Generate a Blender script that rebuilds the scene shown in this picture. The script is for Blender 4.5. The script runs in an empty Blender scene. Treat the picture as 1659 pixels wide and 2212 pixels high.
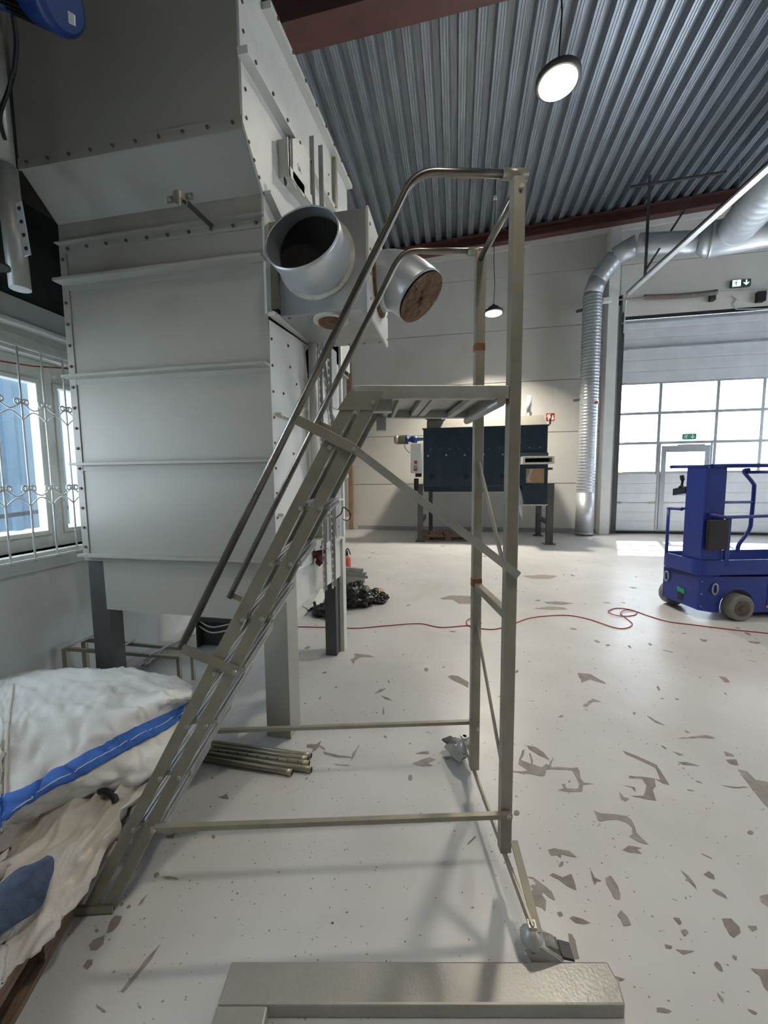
import bpy, bmesh, math, random
from mathutils import Vector as V, Matrix, noise
from mathutils.geometry import tessellate_polygon
random.seed(7)
S = bpy.context.scene
C = S.collection
R = math.radians
# ---------------------------------------------------------------- camera
PX, PY, F, HC = 829.5, 1106.0, 836.0, 1.5
down = V((915 - PX, 10450 - PY, F)).normalized()
hy = PY - (down.x * (985 - PX) + down.z * F) / down.y
yc = V((985 - PX, hy - PY, F)).normalized()
zc = -down
xc = yc.cross(zc)
def ray(x, y):
    c = V((x - PX, y - PY, F)); return V((xc.dot(c), yc.dot(c), zc.dot(c)))
def onX(x, y, v): r = ray(x, y); return V((0, 0, HC)) + r * (v / r.x)
def onY(x, y, v): r = ray(x, y); return V((0, 0, HC)) + r * (v / r.y)
def onZ(x, y, v=0.0): r = ray(x, y); return V((0, 0, HC)) + r * ((v - HC) / r.z)
class Frame:
    "a rotated ground frame: u to the right, v away, z up"
    def __init__(s, ox, oy, ang):
        s.o = V((ox, oy, 0)); a = R(ang); s.ang = a
        s.u = V((math.cos(a), math.sin(a), 0)); s.v = V((-math.sin(a), math.cos(a), 0))
    def onv(s, x, y, v):
        r = ray(x, y); c = V((0, 0, HC)); n = s.v
        P = c + r * (n.dot(s.o + s.v * v - c) / n.dot(r)); d = P - s.o
        return V((d.dot(s.u), d.dot(s.v), P.z))
cam = bpy.data.objects.new('camera', bpy.data.cameras.new('camera')); C.objects.link(cam)
cx, cyv, cz = V((xc.x, yc.x, zc.x)), V((xc.y, yc.y, zc.y)), V((xc.z, yc.z, zc.z))   # camera right, down, forward in world
M = Matrix((( cx.x, -cyv.x, -cz.x), (cx.y, -cyv.y, -cz.y), (cx.z, -cyv.z, -cz.z))).to_4x4()
M.translation = V((0, 0, HC)); cam.matrix_world = M
cam.data.sensor_fit = 'VERTICAL'; cam.data.sensor_height = 36; cam.data.lens = F / 2212 * 36
cam.data.clip_start = .02; cam.data.clip_end = 400
S.camera = cam
# ---------------------------------------------------------------- sky, sun, exposure
w = bpy.data.worlds.new('sky'); S.world = w; w.use_nodes = True
bg = w.node_tree.nodes['Background']; bg.inputs[0].default_value = (.80, .89, 1, 1); bg.inputs[1].default_value = 10
sun = bpy.data.objects.new('sun', bpy.data.lights.new('sun', 'SUN')); C.objects.link(sun)
sun.data.energy = 40; sun.data.angle = R(.6); sun.data.color = (1, .96, .9)
sd = V((-.33 * math.cos(R(49)), -.944 * math.cos(R(49)), -math.sin(R(49))))
sun.rotation_euler = sd.to_track_quat('-Z', 'Y').to_euler(); sun.location = (6, 20, 20)
LAMP = 75
vs = S.view_settings; vs.view_transform = 'Standard'; vs.look = 'None'; vs.gamma = 1; vs.use_curve_mapping = False
vs.exposure = -0.3
# ---------------------------------------------------------------- materials
def mat(name, col, rough=.5, metal=0.0, var=0.0, scale=8.0, bump=0.0, bscale=60.0, dirt=None, dirt_amt=.0, dscale=2.5, stretch=None, emit=None, es=1.0, rvar=0.0):
    m = bpy.data.materials.new(name); m.use_nodes = True; nt = m.node_tree; N = nt.nodes; L = nt.links
    b = N['Principled BSDF']; b.inputs['Base Color'].default_value = (*col, 1)
    b.inputs['Roughness'].default_value = rough; b.inputs['Metallic'].default_value = metal
    if emit: b.inputs['Emission Color'].default_value = (*emit, 1); b.inputs['Emission Strength'].default_value = es
    if var or bump or dirt or rvar:
        tc = N.new('ShaderNodeTexCoord'); src = tc.outputs['Object']
        if stretch:
            mp = N.new('ShaderNodeMapping'); mp.inputs['Scale'].default_value = stretch; L.new(src, mp.inputs[0]); src = mp.outputs[0]
    last = None
    if var:
        n = N.new('ShaderNodeTexNoise'); n.inputs['Scale'].default_value = scale; n.inputs['Detail'].default_value = 6; L.new(src, n.inputs[0])
        r = N.new('ShaderNodeMapRange'); r.inputs[1].default_value = .3; r.inputs[2].default_value = .7
        r.inputs[3].default_value = 1 - var; r.inputs[4].default_value = 1 + var; L.new(n.outputs[0], r.inputs[0])
        mx = N.new('ShaderNodeVectorMath'); mx.operation = 'SCALE'; mx.inputs[0].default_value = col; L.new(r.outputs[0], mx.inputs['Scale'])
        last = mx.outputs[0]
    if dirt:
        n = N.new('ShaderNodeTexNoise'); n.inputs['Scale'].default_value = dscale; n.inputs['Detail'].default_value = 9; n.inputs['Roughness'].default_value = .65; L.new(src, n.inputs[0])
        r = N.new('ShaderNodeMapRange'); r.inputs[1].default_value = .50; r.inputs[2].default_value = .72; r.inputs[3].default_value = 0; r.inputs[4].default_value = dirt_amt; L.new(n.outputs[0], r.inputs[0])
        mx = N.new('ShaderNodeMix'); mx.data_type = 'RGBA'; L.new(r.outputs[0], mx.inputs[0])
        if last: L.new(last, mx.inputs[6])
        else: mx.inputs[6].default_value = (*col, 1)
        mx.inputs[7].default_value = (*dirt, 1); last = mx.outputs[2]
    if last: L.new(last, b.inputs['Base Color'])
    if rvar:
        n = N.new('ShaderNodeTexNoise'); n.inputs['Scale'].default_value = 5; n.inputs['Detail'].default_value = 5; L.new(src, n.inputs[0])
        r = N.new('ShaderNodeMapRange'); r.inputs[1].default_value = .3; r.inputs[2].default_value = .7; r.inputs[3].default_value = rough - rvar; r.inputs[4].default_value = rough + rvar
        L.new(n.outputs[0], r.inputs[0]); L.new(r.outputs[0], b.inputs['Roughness'])
    if bump:
        n = N.new('ShaderNodeTexNoise'); n.inputs['Scale'].default_value = bscale; n.inputs['Detail'].default_value = 4; L.new(src, n.inputs[0])
        bp = N.new('ShaderNodeBump'); bp.inputs['Strength'].default_value = bump; bp.inputs['Distance'].default_value = .01; L.new(n.outputs[0], bp.inputs['Height']); L.new(bp.outputs[0], b.inputs['Normal'])
    return m
m_floor = mat('floor_paint', (.50, .51, .51), .34, 0, .07, 1.6, .06, 25, (.36, .32, .27), .32, 1.3, rvar=.04)
m_chip = mat('bare_concrete', (.21, .185, .17), .65, 0, .2, 20)
m_chip2 = mat('old_grey_paint', (.24, .22, .205), .6, 0, .2, 20)
m_wall = mat('wall_panel_white', (.66, .655, .62), .6, 0, .04, .8, .05, 90, (.42, .38, .30), .30, .9)
m_wallw = mat('wall_white', (.60, .63, .63), .6, 0, .04, 2, .04, 60, (.3, .29, .27), .35, 3)
m_white = mat('white_trim', (.78, .79, .78), .5, 0, .04, 4)
m_deck = mat('galvanised_deck', (.29, .33, .38), .36, .35, .2, 3, .03, 40, stretch=(6, .4, 6))
m_red = mat('red_oxide_steel', (.10, .042, .04), .5, 0, .15, 5)
m_hop = mat('hopper_cream_shaded', (.34, .335, .295), .45, 0, .05, 1.2, .06, 70, (.33, .31, .26), .40, 2.2)  # hopper front: its shade is put into a darker copy of the cream
m_hopw = mat('hopper_cream_lit', (.64, .65, .62), .45, 0, .05, 2, .05, 50, (.38, .34, .28), .35, 4)  # hopper side: same housing, its stronger light put into the colour
m_rust = mat('dark_bolt', (.13, .10, .075), .6, .3, .3, 20)
m_zinc = mat('galvanised_steel', (.42, .43, .41), .40, .45, .12, 12, .04, 60, (.30, .27, .18), .4, 9, rvar=.08)
m_zincy = mat('yellow_zinc', (.31, .30, .25), .42, .45, .12, 9, .04, 60, (.29, .25, .15), .45, 12, rvar=.06)
m_tube = mat('worn_steel_tube', (.22, .205, .185), .28, .9, .2, 14, .03, 60, (.16, .13, .10), .5, 16)
m_alu = mat('bright_tread_metal', (.78, .80, .82), .28, .5, .06, 20)
m_duct = mat('spiral_duct_metal', (.55, .59, .63), .40, .6, .08, 3, .03, 30)
m_box = mat('sheet_metal_grey', (.36, .38, .39), .45, .35, .08, 4, .05, 50, (.27, .25, .22), .3, 6)
m_black = mat('black_inside', (.008, .008, .008), .8)  # flat black put in for the unlit depth of pipes and openings
m_crust = mat('brown_crust', (.12, .065, .035), .9, 0, .5, 30, .9, 60)
m_seal = mat('white_sealant', (.62, .60, .54), .6, 0, .15, 14, .2, 60)
m_blue = mat('lift_blue_paint', (.012, .04, .30), .38, 0, .12, 6, .03, 60, (.03, .03, .05), .35, 14)
m_navy = mat('machine_navy_paint', (.010, .026, .046), .42, 0, .15, 3, .04, 50, (.05, .06, .07), .4, 6)
m_grey = mat('dark_grey_steel', (.075, .077, .08), .5, .2, .15, 8, .04, 60)
m_rubber = mat('grey_rubber', (.22, .215, .20), .75, 0, .15, 12, .1, 60)
m_blk = mat('black_plastic', (.012, .012, .013), .5)
m_bag = mat('woven_sack_white', (.70, .70, .67), .55, 0, .07, 4, .25, 260, (.48, .43, .36), .45, 3.5)
m_bag2 = mat('crumpled_sack_cream', (.60, .57, .52), .6, 0, .08, 5, .25, 200, (.36, .30, .24), .5, 5)
m_strap = mat('blue_webbing', (.035, .15, .55), .55, 0, .15, 30, .5, 300)
m_denim = mat('blue_denim', (.075, .11, .18), .85, 0, .25, 40, .6, 240)
m_wood = mat('old_pallet_wood', (.16, .10, .065), .8, 0, .35, 5, .4, 40, stretch=(3, 20, 20))
m_oldwood = mat('brown_wood_post', (.30, .19, .11), .7, 0, .2, 5)
m_cord = mat('red_cable', (.30, .015, .02), .45)
m_frame = mat('window_frame_paint', (.66, .67, .62), .5, 0, .05, 5, .03, 60, (.3, .3, .26), .35, 8)
m_grille = mat('white_wrought_iron', (.72, .74, .74), .45, 0, .08, 15)
m_gate = mat('gate_aluminium_glare', (.76, .79, .84), .4, .2, .06, 3, .05, 90)  # brightened so the window glare over the panels sits in the colour
m_gatef = mat('gate_frame_metal', (.50, .53, .58), .35, .6, .05, 5)
m_fg = mat('grey_painted_tube', (.30, .295, .275), .35, .25, .08, 8, .12, 120, (.24, .23, .21), .25, 14, rvar=.04)
m_pipeb = mat('beige_steel_pipe', (.36, .35, .27), .32, .5, .1, 6)
m_motor = mat('dark_blue_motor', (.008, .035, .17), .4, 0, .15, 8)
m_brown = mat('brown_grey_board', (.12, .11, .095), .8, 0, .15, 2)
m_dgreen = mat('dark_green_panel', (.03, .045, .045), .7, 0, .3, 5)
m_snow = mat('snow', (.85, .88, .92), .8, 0, .03, 3)
m_tank = mat('blue_grey_container', (.20, .28, .36), .5, .1, .1, 3)
m_redp = mat('red_plastic', (.45, .02, .02), .4)
m_orange = mat('orange_red_enamel', (.5, .09, .04), .4)
m_green = mat('green_sign', (.02, .33, .16), .5)
m_signw = mat('sign_white', (.85, .85, .85), .5)
m_signg = mat('backlit_sign_dark', (.03, .10, .07), .5)
m_lit = mat('backlit_sign_white', (.8, .85, .85), .5, emit=(.85, .95, 1), es=1.3)
m_yel = mat('yellow_sticker', (.6, .42, .03), .5)
m_plastic = mat('black_bin_liner', (.006, .006, .006), .22, 0, 0, 8, .6, 30)
m_clear = mat('clear_film', (.55, .58, .6), .15, 0, .1, 8, .5, 30)
m_paper = mat('paper', (.75, .77, .8), .7)
m_cable = mat('black_cable', (.015, .015, .018), .5)
m_leaf = mat('dry_leaf', (.45, .30, .14), .8, 0, .2, 30)
m_cardblue = mat('blue_print', (.03, .2, .5), .5)
def glass(name, tint=(1, 1, 1)):
    m = bpy.data.materials.new(name); m.use_nodes = True; nt = m.node_tree; N = nt.nodes; L = nt.links
    out = N['Material Output']; N.remove(N['Principled BSDF'])
    t = N.new('ShaderNodeBsdfTransparent'); t.inputs[0].default_value = (*tint, 1)
    g = N.new('ShaderNodeBsdfGlossy'); g.inputs['Roughness'].default_value = .03
    mx = N.new('ShaderNodeMixShader'); mx.inputs[0].default_value = .05; L.new(t.outputs[0], mx.inputs[1]); L.new(g.outputs[0], mx.inputs[2]); L.new(mx.outputs[0], out.inputs[0])
    return m
m_glass = glass('window_glass', (.93, .96, .97))
m_gateglass = glass('gate_glazing', (.95, .97, .98))
def emitm(name, col, s):
    m = bpy.data.materials.new(name); m.use_nodes = True; b = m.node_tree.nodes['Principled BSDF']
    b.inputs['Base Color'].default_value = (0, 0, 0, 1); b.inputs['Emission Color'].default_value = (*col, 1); b.inputs['Emission Strength'].default_value = s; return m
m_lamp = emitm('lamp_diffuser', (1, .90, .74), 14)
# ---------------------------------------------------------------- builders
class MB:
    def __init__(s): s.bm = bmesh.new()
    def poly(s, pts, d):
        "prism: polygon pts (3D) extruded by vector d"
        pts = [V(p) for p in pts]; d = V(d); n = len(pts); b = s.bm
        a = [b.verts.new(p) for p in pts]; c = [b.verts.new(p + d) for p in pts]
        for t in tessellate_polygon([pts]):
            b.faces.new([a[i] for i in t][::-1]); b.faces.new([c[i] for i in t])
        for i in range(n):
            j = (i + 1) % n; b.faces.new([a[i], a[j], c[j], c[i]])
        return s
    def box(s, x0, x1, y0, y1, z0, z1):
        b = s.bm; v = [b.verts.new((x, y, z)) for z in (z0, z1) for y in (y0, y1) for x in (x0, x1)]
        for f in ((0, 2, 3, 1), (4, 5, 7, 6), (0, 1, 5, 4), (2, 6, 7, 3), (0, 4, 6, 2), (1, 3, 7, 5)): b.faces.new([v[i] for i in f])
        return s
    def bar(s, p, q, w, h, up=(0, 0, 1), roll=0):
        "rectangular bar from p to q; w across, h along up"
        p, q = V(p), V(q); d = (q - p).normalized(); up = V(up)
        if abs(d.dot(up)) > .98: up = V((0, 1, 0))
        sd_ = d.cross(up).normalized(); u2 = sd_.cross(d).normalized()
        if roll: rm = Matrix.Rotation(roll, 3, d); sd_ = rm @ sd_; u2 = rm @ u2
        b = s.bm; v = [b.verts.new(c + sd_ * (a * w / 2) + u2 * (e * h / 2)) for c in (p, q) for a, e in ((-1, -1), (1, -1), (1, 1), (-1, 1))]
        for f in ((0, 1, 2, 3), (7, 6, 5, 4), (0, 4, 5, 1), (1, 5, 6, 2), (2, 6, 7, 3), (3, 7, 4, 0)): b.faces.new([v[i] for i in f])
        return s
    def tube(s, pts, r, n=12, cap=True, closed=False):
        pts = [V(p) for p in pts]; b = s.bm; rings = []; prev = None; m = len(pts)
        rr = r if isinstance(r, (list, tuple)) else [r] * m
        for i, p in enumerate(pts):
            if closed: d = (pts[(i + 1) % m] - pts[i - 1]).normalized()
            elif i == 0: d = (pts[1] - p).normalized()
            elif i == m - 1: d = (p - pts[-2]).normalized()
            else: d = ((pts[i + 1] - p).normalized() + (p - pts[i - 1]).normalized()).normalized()
            if prev is None:
                a = V((0, 0, 1)) if abs(d.z) < .9 else V((1, 0, 0)); prev = d.cross(a).normalized()
            prev = (prev - d * prev.dot(d)).normalized(); e = d.cross(prev)
            rings.append([b.verts.new(p + (prev * math.cos(k * 2 * math.pi / n) + e * math.sin(k * 2 * math.pi / n)) * rr[i]) for k in range(n)])
        for i in range(m if closed else m - 1):
            A, B = rings[i], rings[(i + 1) % m]
            for k in range(n):
                f = b.faces.new([A[k], A[(k + 1) % n], B[(k + 1) % n], B[k]]); f.smooth = True
        if cap and not closed: b.faces.new(rings[0][::-1]); b.faces.new(rings[-1])
        return s
    def ring(s, c, ax, r0, r1, t, n=32):
        "flat washer/annulus of thickness t along ax"
        c, ax = V(c), V(ax).normalized(); a = V((0, 0, 1)) if abs(ax.z) < .9 else V((1, 0, 0)); e1 = ax.cross(a).normalized(); e2 = ax.cross(e1); b = s.bm
        P = [[b.verts.new(c + (e1 * math.cos(k * 6.28318 / n) + e2 * math.sin(k * 6.28318 / n)) * r + ax * h) for k in range(n)] for r, h in ((r0, 0), (r1, 0), (r1, t), (r0, t))]
        for q in range(4):
            A, B = P[q], P[(q + 1) % 4]
            for k in range(n): b.faces.new([A[k], A[(k + 1) % n], B[(k + 1) % n], B[k]])
        return s
    def lathe(s, c, prof, n=24, ax=(0, 0, 1)):
        "prof: list of (r, h) along ax"
        c, ax = V(c), V(ax).normalized(); a = V((0, 0, 1)) if abs(ax.z) < .9 else V((1, 0, 0)); e1 = ax.cross(a).normalized(); e2 = ax.cross(e1); b = s.bm; P = []
        for r, h in prof: P.append([b.verts.new(c + (e1 * math.cos(k * 6.28318 / n) + e2 * math.sin(k * 6.28318 / n)) * max(r, 1e-4) + ax * h) for k in range(n)])
        for A, B in zip(P, P[1:]):
            for k in range(n): f = b.faces.new([A[k], A[(k + 1) % n], B[(k + 1) % n], B[k]]); f.smooth = True
        b.faces.new(P[0][::-1]); b.faces.new(P[-1])
        return s
    def hexs(s, c, ax, r=.008, t=.006):
        c, ax = V(c), V(ax).normalized(); a = V((0, 0, 1)) if abs(ax.z) < .9 else V((1, 0, 0)); e1 = ax.cross(a).normalized(); e2 = ax.cross(e1); b = s.bm
        A = [b.verts.new(c + (e1 * math.cos(k * 1.0472) + e2 * math.sin(k * 1.0472)) * r) for k in range(6)]
        B = [b.verts.new(c + (e1 * math.cos(k * 1.0472) + e2 * math.sin(k * 1.0472)) * r * .8 + ax * t) for k in range(6)]
        for k in range(6): b.faces.new([A[k], A[(k + 1) % 6], B[(k + 1) % 6], B[k]])
        b.faces.new(B); b.faces.new(A[::-1]); return s
    def grid(s, rows):
        b = s.bm; P = [[b.verts.new(p) for p in r] for r in rows]
        for A, B in zip(P, P[1:]):
            for k in range(len(A) - 1): f = b.faces.new([A[k], A[k + 1], B[k + 1], B[k]]); f.smooth = True
        return s
    def build(s, name, m, parent=None, bevel=0, kind=None, label=None, local=False, normals=True):
        b = s.bm
        if parent is not None and not local:
            inv = wm(parent).inverted(); b.transform(inv)
        if normals: bmesh.ops.recalc_face_normals(b, faces=b.faces)
        me = bpy.data.meshes.new(name); b.to_mesh(me); b.free(); me.materials.append(m)
        o = bpy.data.objects.new(name, me); C.objects.link(o)
        if parent is not None: o.parent = parent
        if bevel:
            bv = o.modifiers.new('bevel', 'BEVEL'); bv.width = bevel; bv.segments = 2; bv.limit_method = 'ANGLE'; bv.angle_limit = R(40)
        if kind: o['kind'] = kind
        if label: o['label'] = label
        return o
def wm(o):
    m = Matrix.LocRotScale(o.location, o.rotation_euler, o.scale)
    return wm(o.parent) @ m if o.parent else m
def tag(o, label, cat, group=None, kind=None):
    o['label'] = label; o['category'] = cat
    if group: o['group'] = group
    if kind: o['kind'] = kind
    return o
def thing(name, label, cat, loc=(0, 0, 0), rz=0, group=None):
    o = bpy.data.objects.new(name, None); C.objects.link(o); o.location = loc; o.rotation_euler = (0, 0, rz); o.empty_display_size = .1
    return tag(o, label, cat, group)
def struct(name, loc=(0, 0, 0)):
    o = bpy.data.objects.new(name, None); C.objects.link(o); o.location = loc; o['kind'] = 'structure'; o.empty_display_size = .1; return o
def piece(name, o, parent, loc=(0, 0, 0)):
    c = bpy.data.objects.new(name, o.data); C.objects.link(c); c.parent = parent; c.location = loc
    if 'kind' in o: c['kind'] = o['kind']
    for md in o.modifiers:
        if md.type == 'BEVEL':
            bv = c.modifiers.new('bevel', 'BEVEL'); bv.width = md.width; bv.segments = md.segments; bv.limit_method = 'ANGLE'; bv.angle_limit = md.angle_limit
    return c
def copy_tree(o, parent=None):
    c = o.copy(); C.objects.link(c); c.parent = parent
    for ch in [k for k in bpy.data.objects if k.parent == o]: copy_tree(ch, c)
    return c
def bez(pts, n=8, closed=False):
    "Catmull-Rom through the points"
    P = [V(p) for p in pts]; out = []; m = len(P)
    for i in range(m if closed else m - 1):
        p0 = P[i - 1] if (i > 0 or closed) else P[0]; p1 = P[i]; p2 = P[(i + 1) % m]; p3 = P[(i + 2) % m] if (i + 2 < m or closed) else P[-1]
        for k in range(n):
            t = k / n; out.append(.5 * ((2 * p1) + (p2 - p0) * t + (2 * p0 - 5 * p1 + 4 * p2 - p3) * t * t + (3 * p1 - p0 - 3 * p2 + p3) * t ** 3))
    if not closed: out.append(P[-1])
    return out
def arc_corner(a, c, b, r, n=8):
    "points a -> rounded corner c -> b"
    a, c, b = V(a), V(c), V(b); d1 = (a - c).normalized(); d2 = (b - c).normalized(); p, q = c + d1 * r, c + d2 * r
    return [a] + [p * (1 - t) ** 2 + c * 2 * t * (1 - t) + q * t * t for t in [k / n for k in range(n + 1)]] + [b]
UP = V((0, 0, 1))
# ================================================================ STRUCTURE
WX, BY = -2.67, 10.9                      # left wall plane, back wall plane
XR, YB = 15.0, -9.0                       # right wall, wall behind the camera
def ceil_z(x, y): return 7.62 + .055 * x - .07 * (y - BY)
fl = MB().box(-3.9, XR, YB, BY + .2, -.15, 0).build('floor', m_floor); fl['kind'] = 'structure'
# outside ground
g = MB().box(-40, 60, -30, 90, -.5, -.2).build('ground', m_snow); g['kind'] = 'structure'
# ceiling: trapezoid deck
p = .27; prof = [(0, 0), (.03, .16), (.125, .16), (.155, 0), (.185, 0), (.19, .012), (.197, .012), (.202, 0), (.228, 0), (.233, .012), (.240, .012), (.245, 0)]
xs = []; x = -3.94
while x < XR + .3: xs += [(x + a, h) for a, h in prof]; x += p
mb = MB(); mb.grid([[V((x_, y_, ceil_z(x_, y_) + h)) for x_, h in xs] for y_ in (YB - .2, 1, BY + .02)])
mb.bm.faces.ensure_lookup_table()
for f in mb.bm.faces: f.smooth = False
ce = mb.build('ceiling', m_deck); ce['kind'] = 'structure'
rf = MB().box(-3.9, XR + .3, BY + .02, BY + .3, 7.0, 9.6).box(-3.9, XR + .3, YB - .2, BY + .3, 9.6, 9.7).build('outer_roof', m_brown); rf['kind'] = 'structure'  # unseen roof and back closure over the deck, sealing out sky light
# back wall of precast panels
GX0, GX1, GZ = 3.98, 8.42, 5.36
wb = struct('wall_back', (0, BY, 0))
zr = [0, 1.30, 2.64, 3.967, 5.30, 6.63, 7.21]
def wall_panel(x0, x1, z0, z1, slope=False):
    g_ = .006
    if slope: mb = MB().poly([(x0 + g_, BY, z0 + g_), (x1 - g_, BY, z0 + g_), (x1 - g_, BY, 7.19 + .055 * x1), (x0 + g_, BY, 7.19 + .055 * x0)], (0, .16, 0))
    else: mb = MB().box(x0 + g_, x1 - g_, BY, BY + .16, z0 + g_, z1 - g_)
    return mb.build('panel', m_wall, wb, bevel=.006)
for i in range(5): wall_panel(-3.7, GX0 - .02, zr[i], zr[i + 1])
for i in range(5): wall_panel(GX1 + .02, XR, zr[i], zr[i + 1])
wall_panel(-3.7, 3.72, zr[5], 0, True); wall_panel(3.72, GX1 + .02, zr[5], 0, True); wall_panel(GX1 + .02, XR, zr[5], 0, True)
wall_panel(GX0 - .02, GX1 + .02, 5.40, 6.63)
MB().box(-3.7, GX0 - .03, BY + .05, BY + .2, 0, 7.2).box(GX1 + .03, XR, BY + .05, BY + .2, 0, 7.2).box(GX0 - .1, GX1 + .1, BY + .05, BY + .2, 5.42, 7.2).build('backing', m_brown, wb)
mb = MB().poly([(-3.7, BY - .03, 7.2 - .055 * 3.7), (XR, BY - .03, 7.2 + .055 * XR), (XR, BY - .03, 7.33 + .055 * XR), (-3.7, BY - .03, 7.33 - .055 * 3.7)], (0, .2, 0)).build('trim_1', m_white); mb['kind'] = 'structure'
def ibeam(name, x0, x1, y0, y1, z0, h, sl, m=m_red):
    mb = MB()
    for ya, yb_, za, zb in ((y0, y1, 0, .03), ((y0 + y1) / 2 - .015, (y0 + y1) / 2 + .015, .03, h - .03), (y0, y1, h - .03, h)):
        mb.poly([(x0, ya, z0 + sl * x0 + za), (x1, ya, z0 + sl * x1 + za), (x1, ya, z0 + sl * x1 + zb), (x0, ya, z0 + sl * x0 + zb)], (0, yb_ - ya, 0))
    return mb.build(name, m)
o = ibeam('trim_2', -3.6, XR, BY - .22, BY + .1, 7.335, .27, .055); o['kind'] = 'structure'
o = ibeam('trim_3', -2.6, XR, 4.95, 5.32, 7.12, .75, .03); o['kind'] = 'structure'
# columns and base strip along the back wall
o = MB().box(3.60, 3.83, BY - .28, BY, 0, 7.38).build('trim_4', m_white, bevel=.008); o['kind'] = 'structure'
o = MB().box(-3.05, -2.93, BY - .12, BY, 0, 6.9).build('trim_5', m_oldwood, bevel=.004); o['kind'] = 'structure'
o = MB().box(-2.80, GX0 - .4, BY - .025, BY, 0, .11).build('baseboard_back', m_box, bevel=.004); o['kind'] = 'structure'
# left wall with window opening
WY0, WY1, WZ0, WZ1 = -.35, 2.95, 1.04, 2.30
wl = struct('wall_left', (WX, 0, 0))
MB().box(WX - .3, WX, YB, 3.6, 0, WZ0).box(WX - .3, WX, YB, WY0, WZ0, WZ1).box(WX - .3, WX, WY1, 3.6, WZ0, WZ1).build('lower_wall', m_wallw, wl)
MB().box(WX - .3, WX, YB, 3.6, WZ1, 9.5).build('upper_wall', m_wall, wl, label='dim upper wall')
MB().box(-3.9, -3.6, 3.3, BY, 0, 9.5).box(-3.6, WX - .3, 3.3, 3.6, 0, 9.5).build('recessed_wall', m_wall, wl)
o = MB().box(XR, XR + .2, YB, BY, 0, 1.5).box(XR, XR + .2, YB, BY, 4.5, 9.5).box(XR, XR + .2, YB, 1.4, 1.5, 4.5).box(XR, XR + .2, 7, BY, 1.5, 4.5).build('wall_right', m_wall); o['kind'] = 'structure'
o = MB().box(-3, XR, YB - .2, YB, 0, 9.5).build('wall_front', m_brown); o['kind'] = 'structure'  # unseen wall, coloured dark so the hall behind bounces little light
wr = struct('added_light_window', (XR, 0, 0))  # unseen window added in the right wall as plausible daylight
for ya, yb_ in ((1.4, 7),):
    MB().box(XR + .08, XR + .1, ya, yb_, 1.5, 4.5).build('pane', m_gateglass, wr)
    for t in range(5): y_ = ya + (yb_ - ya) * t / 4; MB().box(XR + .05, XR + .13, y_ - .04, y_ + .04, 1.5, 4.5).build('mullion', m_gatef, wr)
# ---- window_1 in the left wall
w1 = struct('window_1', (WX, 0, 0))
MU0, MU1 = onX(93, 1000, WX - .10).y, onX(121, 1000, WX - .10).y
fr = MB()
XF0, XF1 = WX - .16, WX - .08
for ya, yb_ in ((WY0, WY0 + .07), (MU0, MU1), (.95, 1.08), (WY1 - .07, WY1)): fr.box(XF0, XF1, ya, yb_, WZ0, WZ1)
fr.box(XF0, XF1 - .001, WY0, WY1, WZ0, WZ0 + .09).box(XF0, XF1 - .001, WY0, WY1, WZ1 - .13, WZ1)
fr.build('window_frame', m_frame, w1, bevel=.006)
for ya, yb_ in ((WY0 + .07, .95), (1.08, MU0), (MU1, WY1 - .07)):
    MB().box(XF0 + .03, XF0 + .035, ya, yb_, WZ0 + .09, WZ1 - .13).build('pane', m_glass, w1)
    s_ = MB(); a = .028
    s_.box(XF0 + .02, XF1 + .012, ya, ya + a, WZ0 + .09, WZ1 - .13).box(XF0 + .02, XF1 + .012, yb_ - a, yb_, WZ0 + .09, WZ1 - .13).box(XF0 + .02, XF1 + .012, ya + a, yb_ - a, WZ0 + .09, WZ0 + .12).box(XF0 + .02, XF1 + .012, ya + a, yb_ - a, WZ1 - .16, WZ1 - .13)
    s_.build('sash', m_frame, w1, bevel=.004)
MB().box(WX - .16, WX + .05, WY0 - .04, WY1 + .04, WZ0 - .035, WZ0).build('window_sill', m_frame, w1, bevel=.006)
MB().box(WX, WX + .03, WY0 - .1, WY1 + .1, WZ1 - .01, WZ1 + .09).build('top_trim', m_frame, w1, bevel=.006)
MB().box(WX, WX + .022, WY0 - .1, WY1 + .1, WZ0 - .12, WZ0 - .035).build('apron', m_wallw, w1, bevel=.004)
# ledge and dark panel above the window
o = MB().box(WX, WX + .10, YB + .2, 3.6, 2.43, 2.455).build('trim_6', m_white, bevel=.003); o['kind'] = 'structure'
o = MB().box(WX, WX + .06, YB + .2, 3.6, 2.455, 2.60).build('trim_7', m_wallw, bevel=.003); o['kind'] = 'structure'
o = MB().box(WX, WX + .025, YB + .2, 3.6, 2.60, 3.22).build('trim_8', m_dgreen); o['kind'] = 'structure'
o = MB().box(WX, WX + .03, YB + .2, 3.6, 3.22, 5.6).build('trim_10', m_brown); o['kind'] = 'structure'
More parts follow.
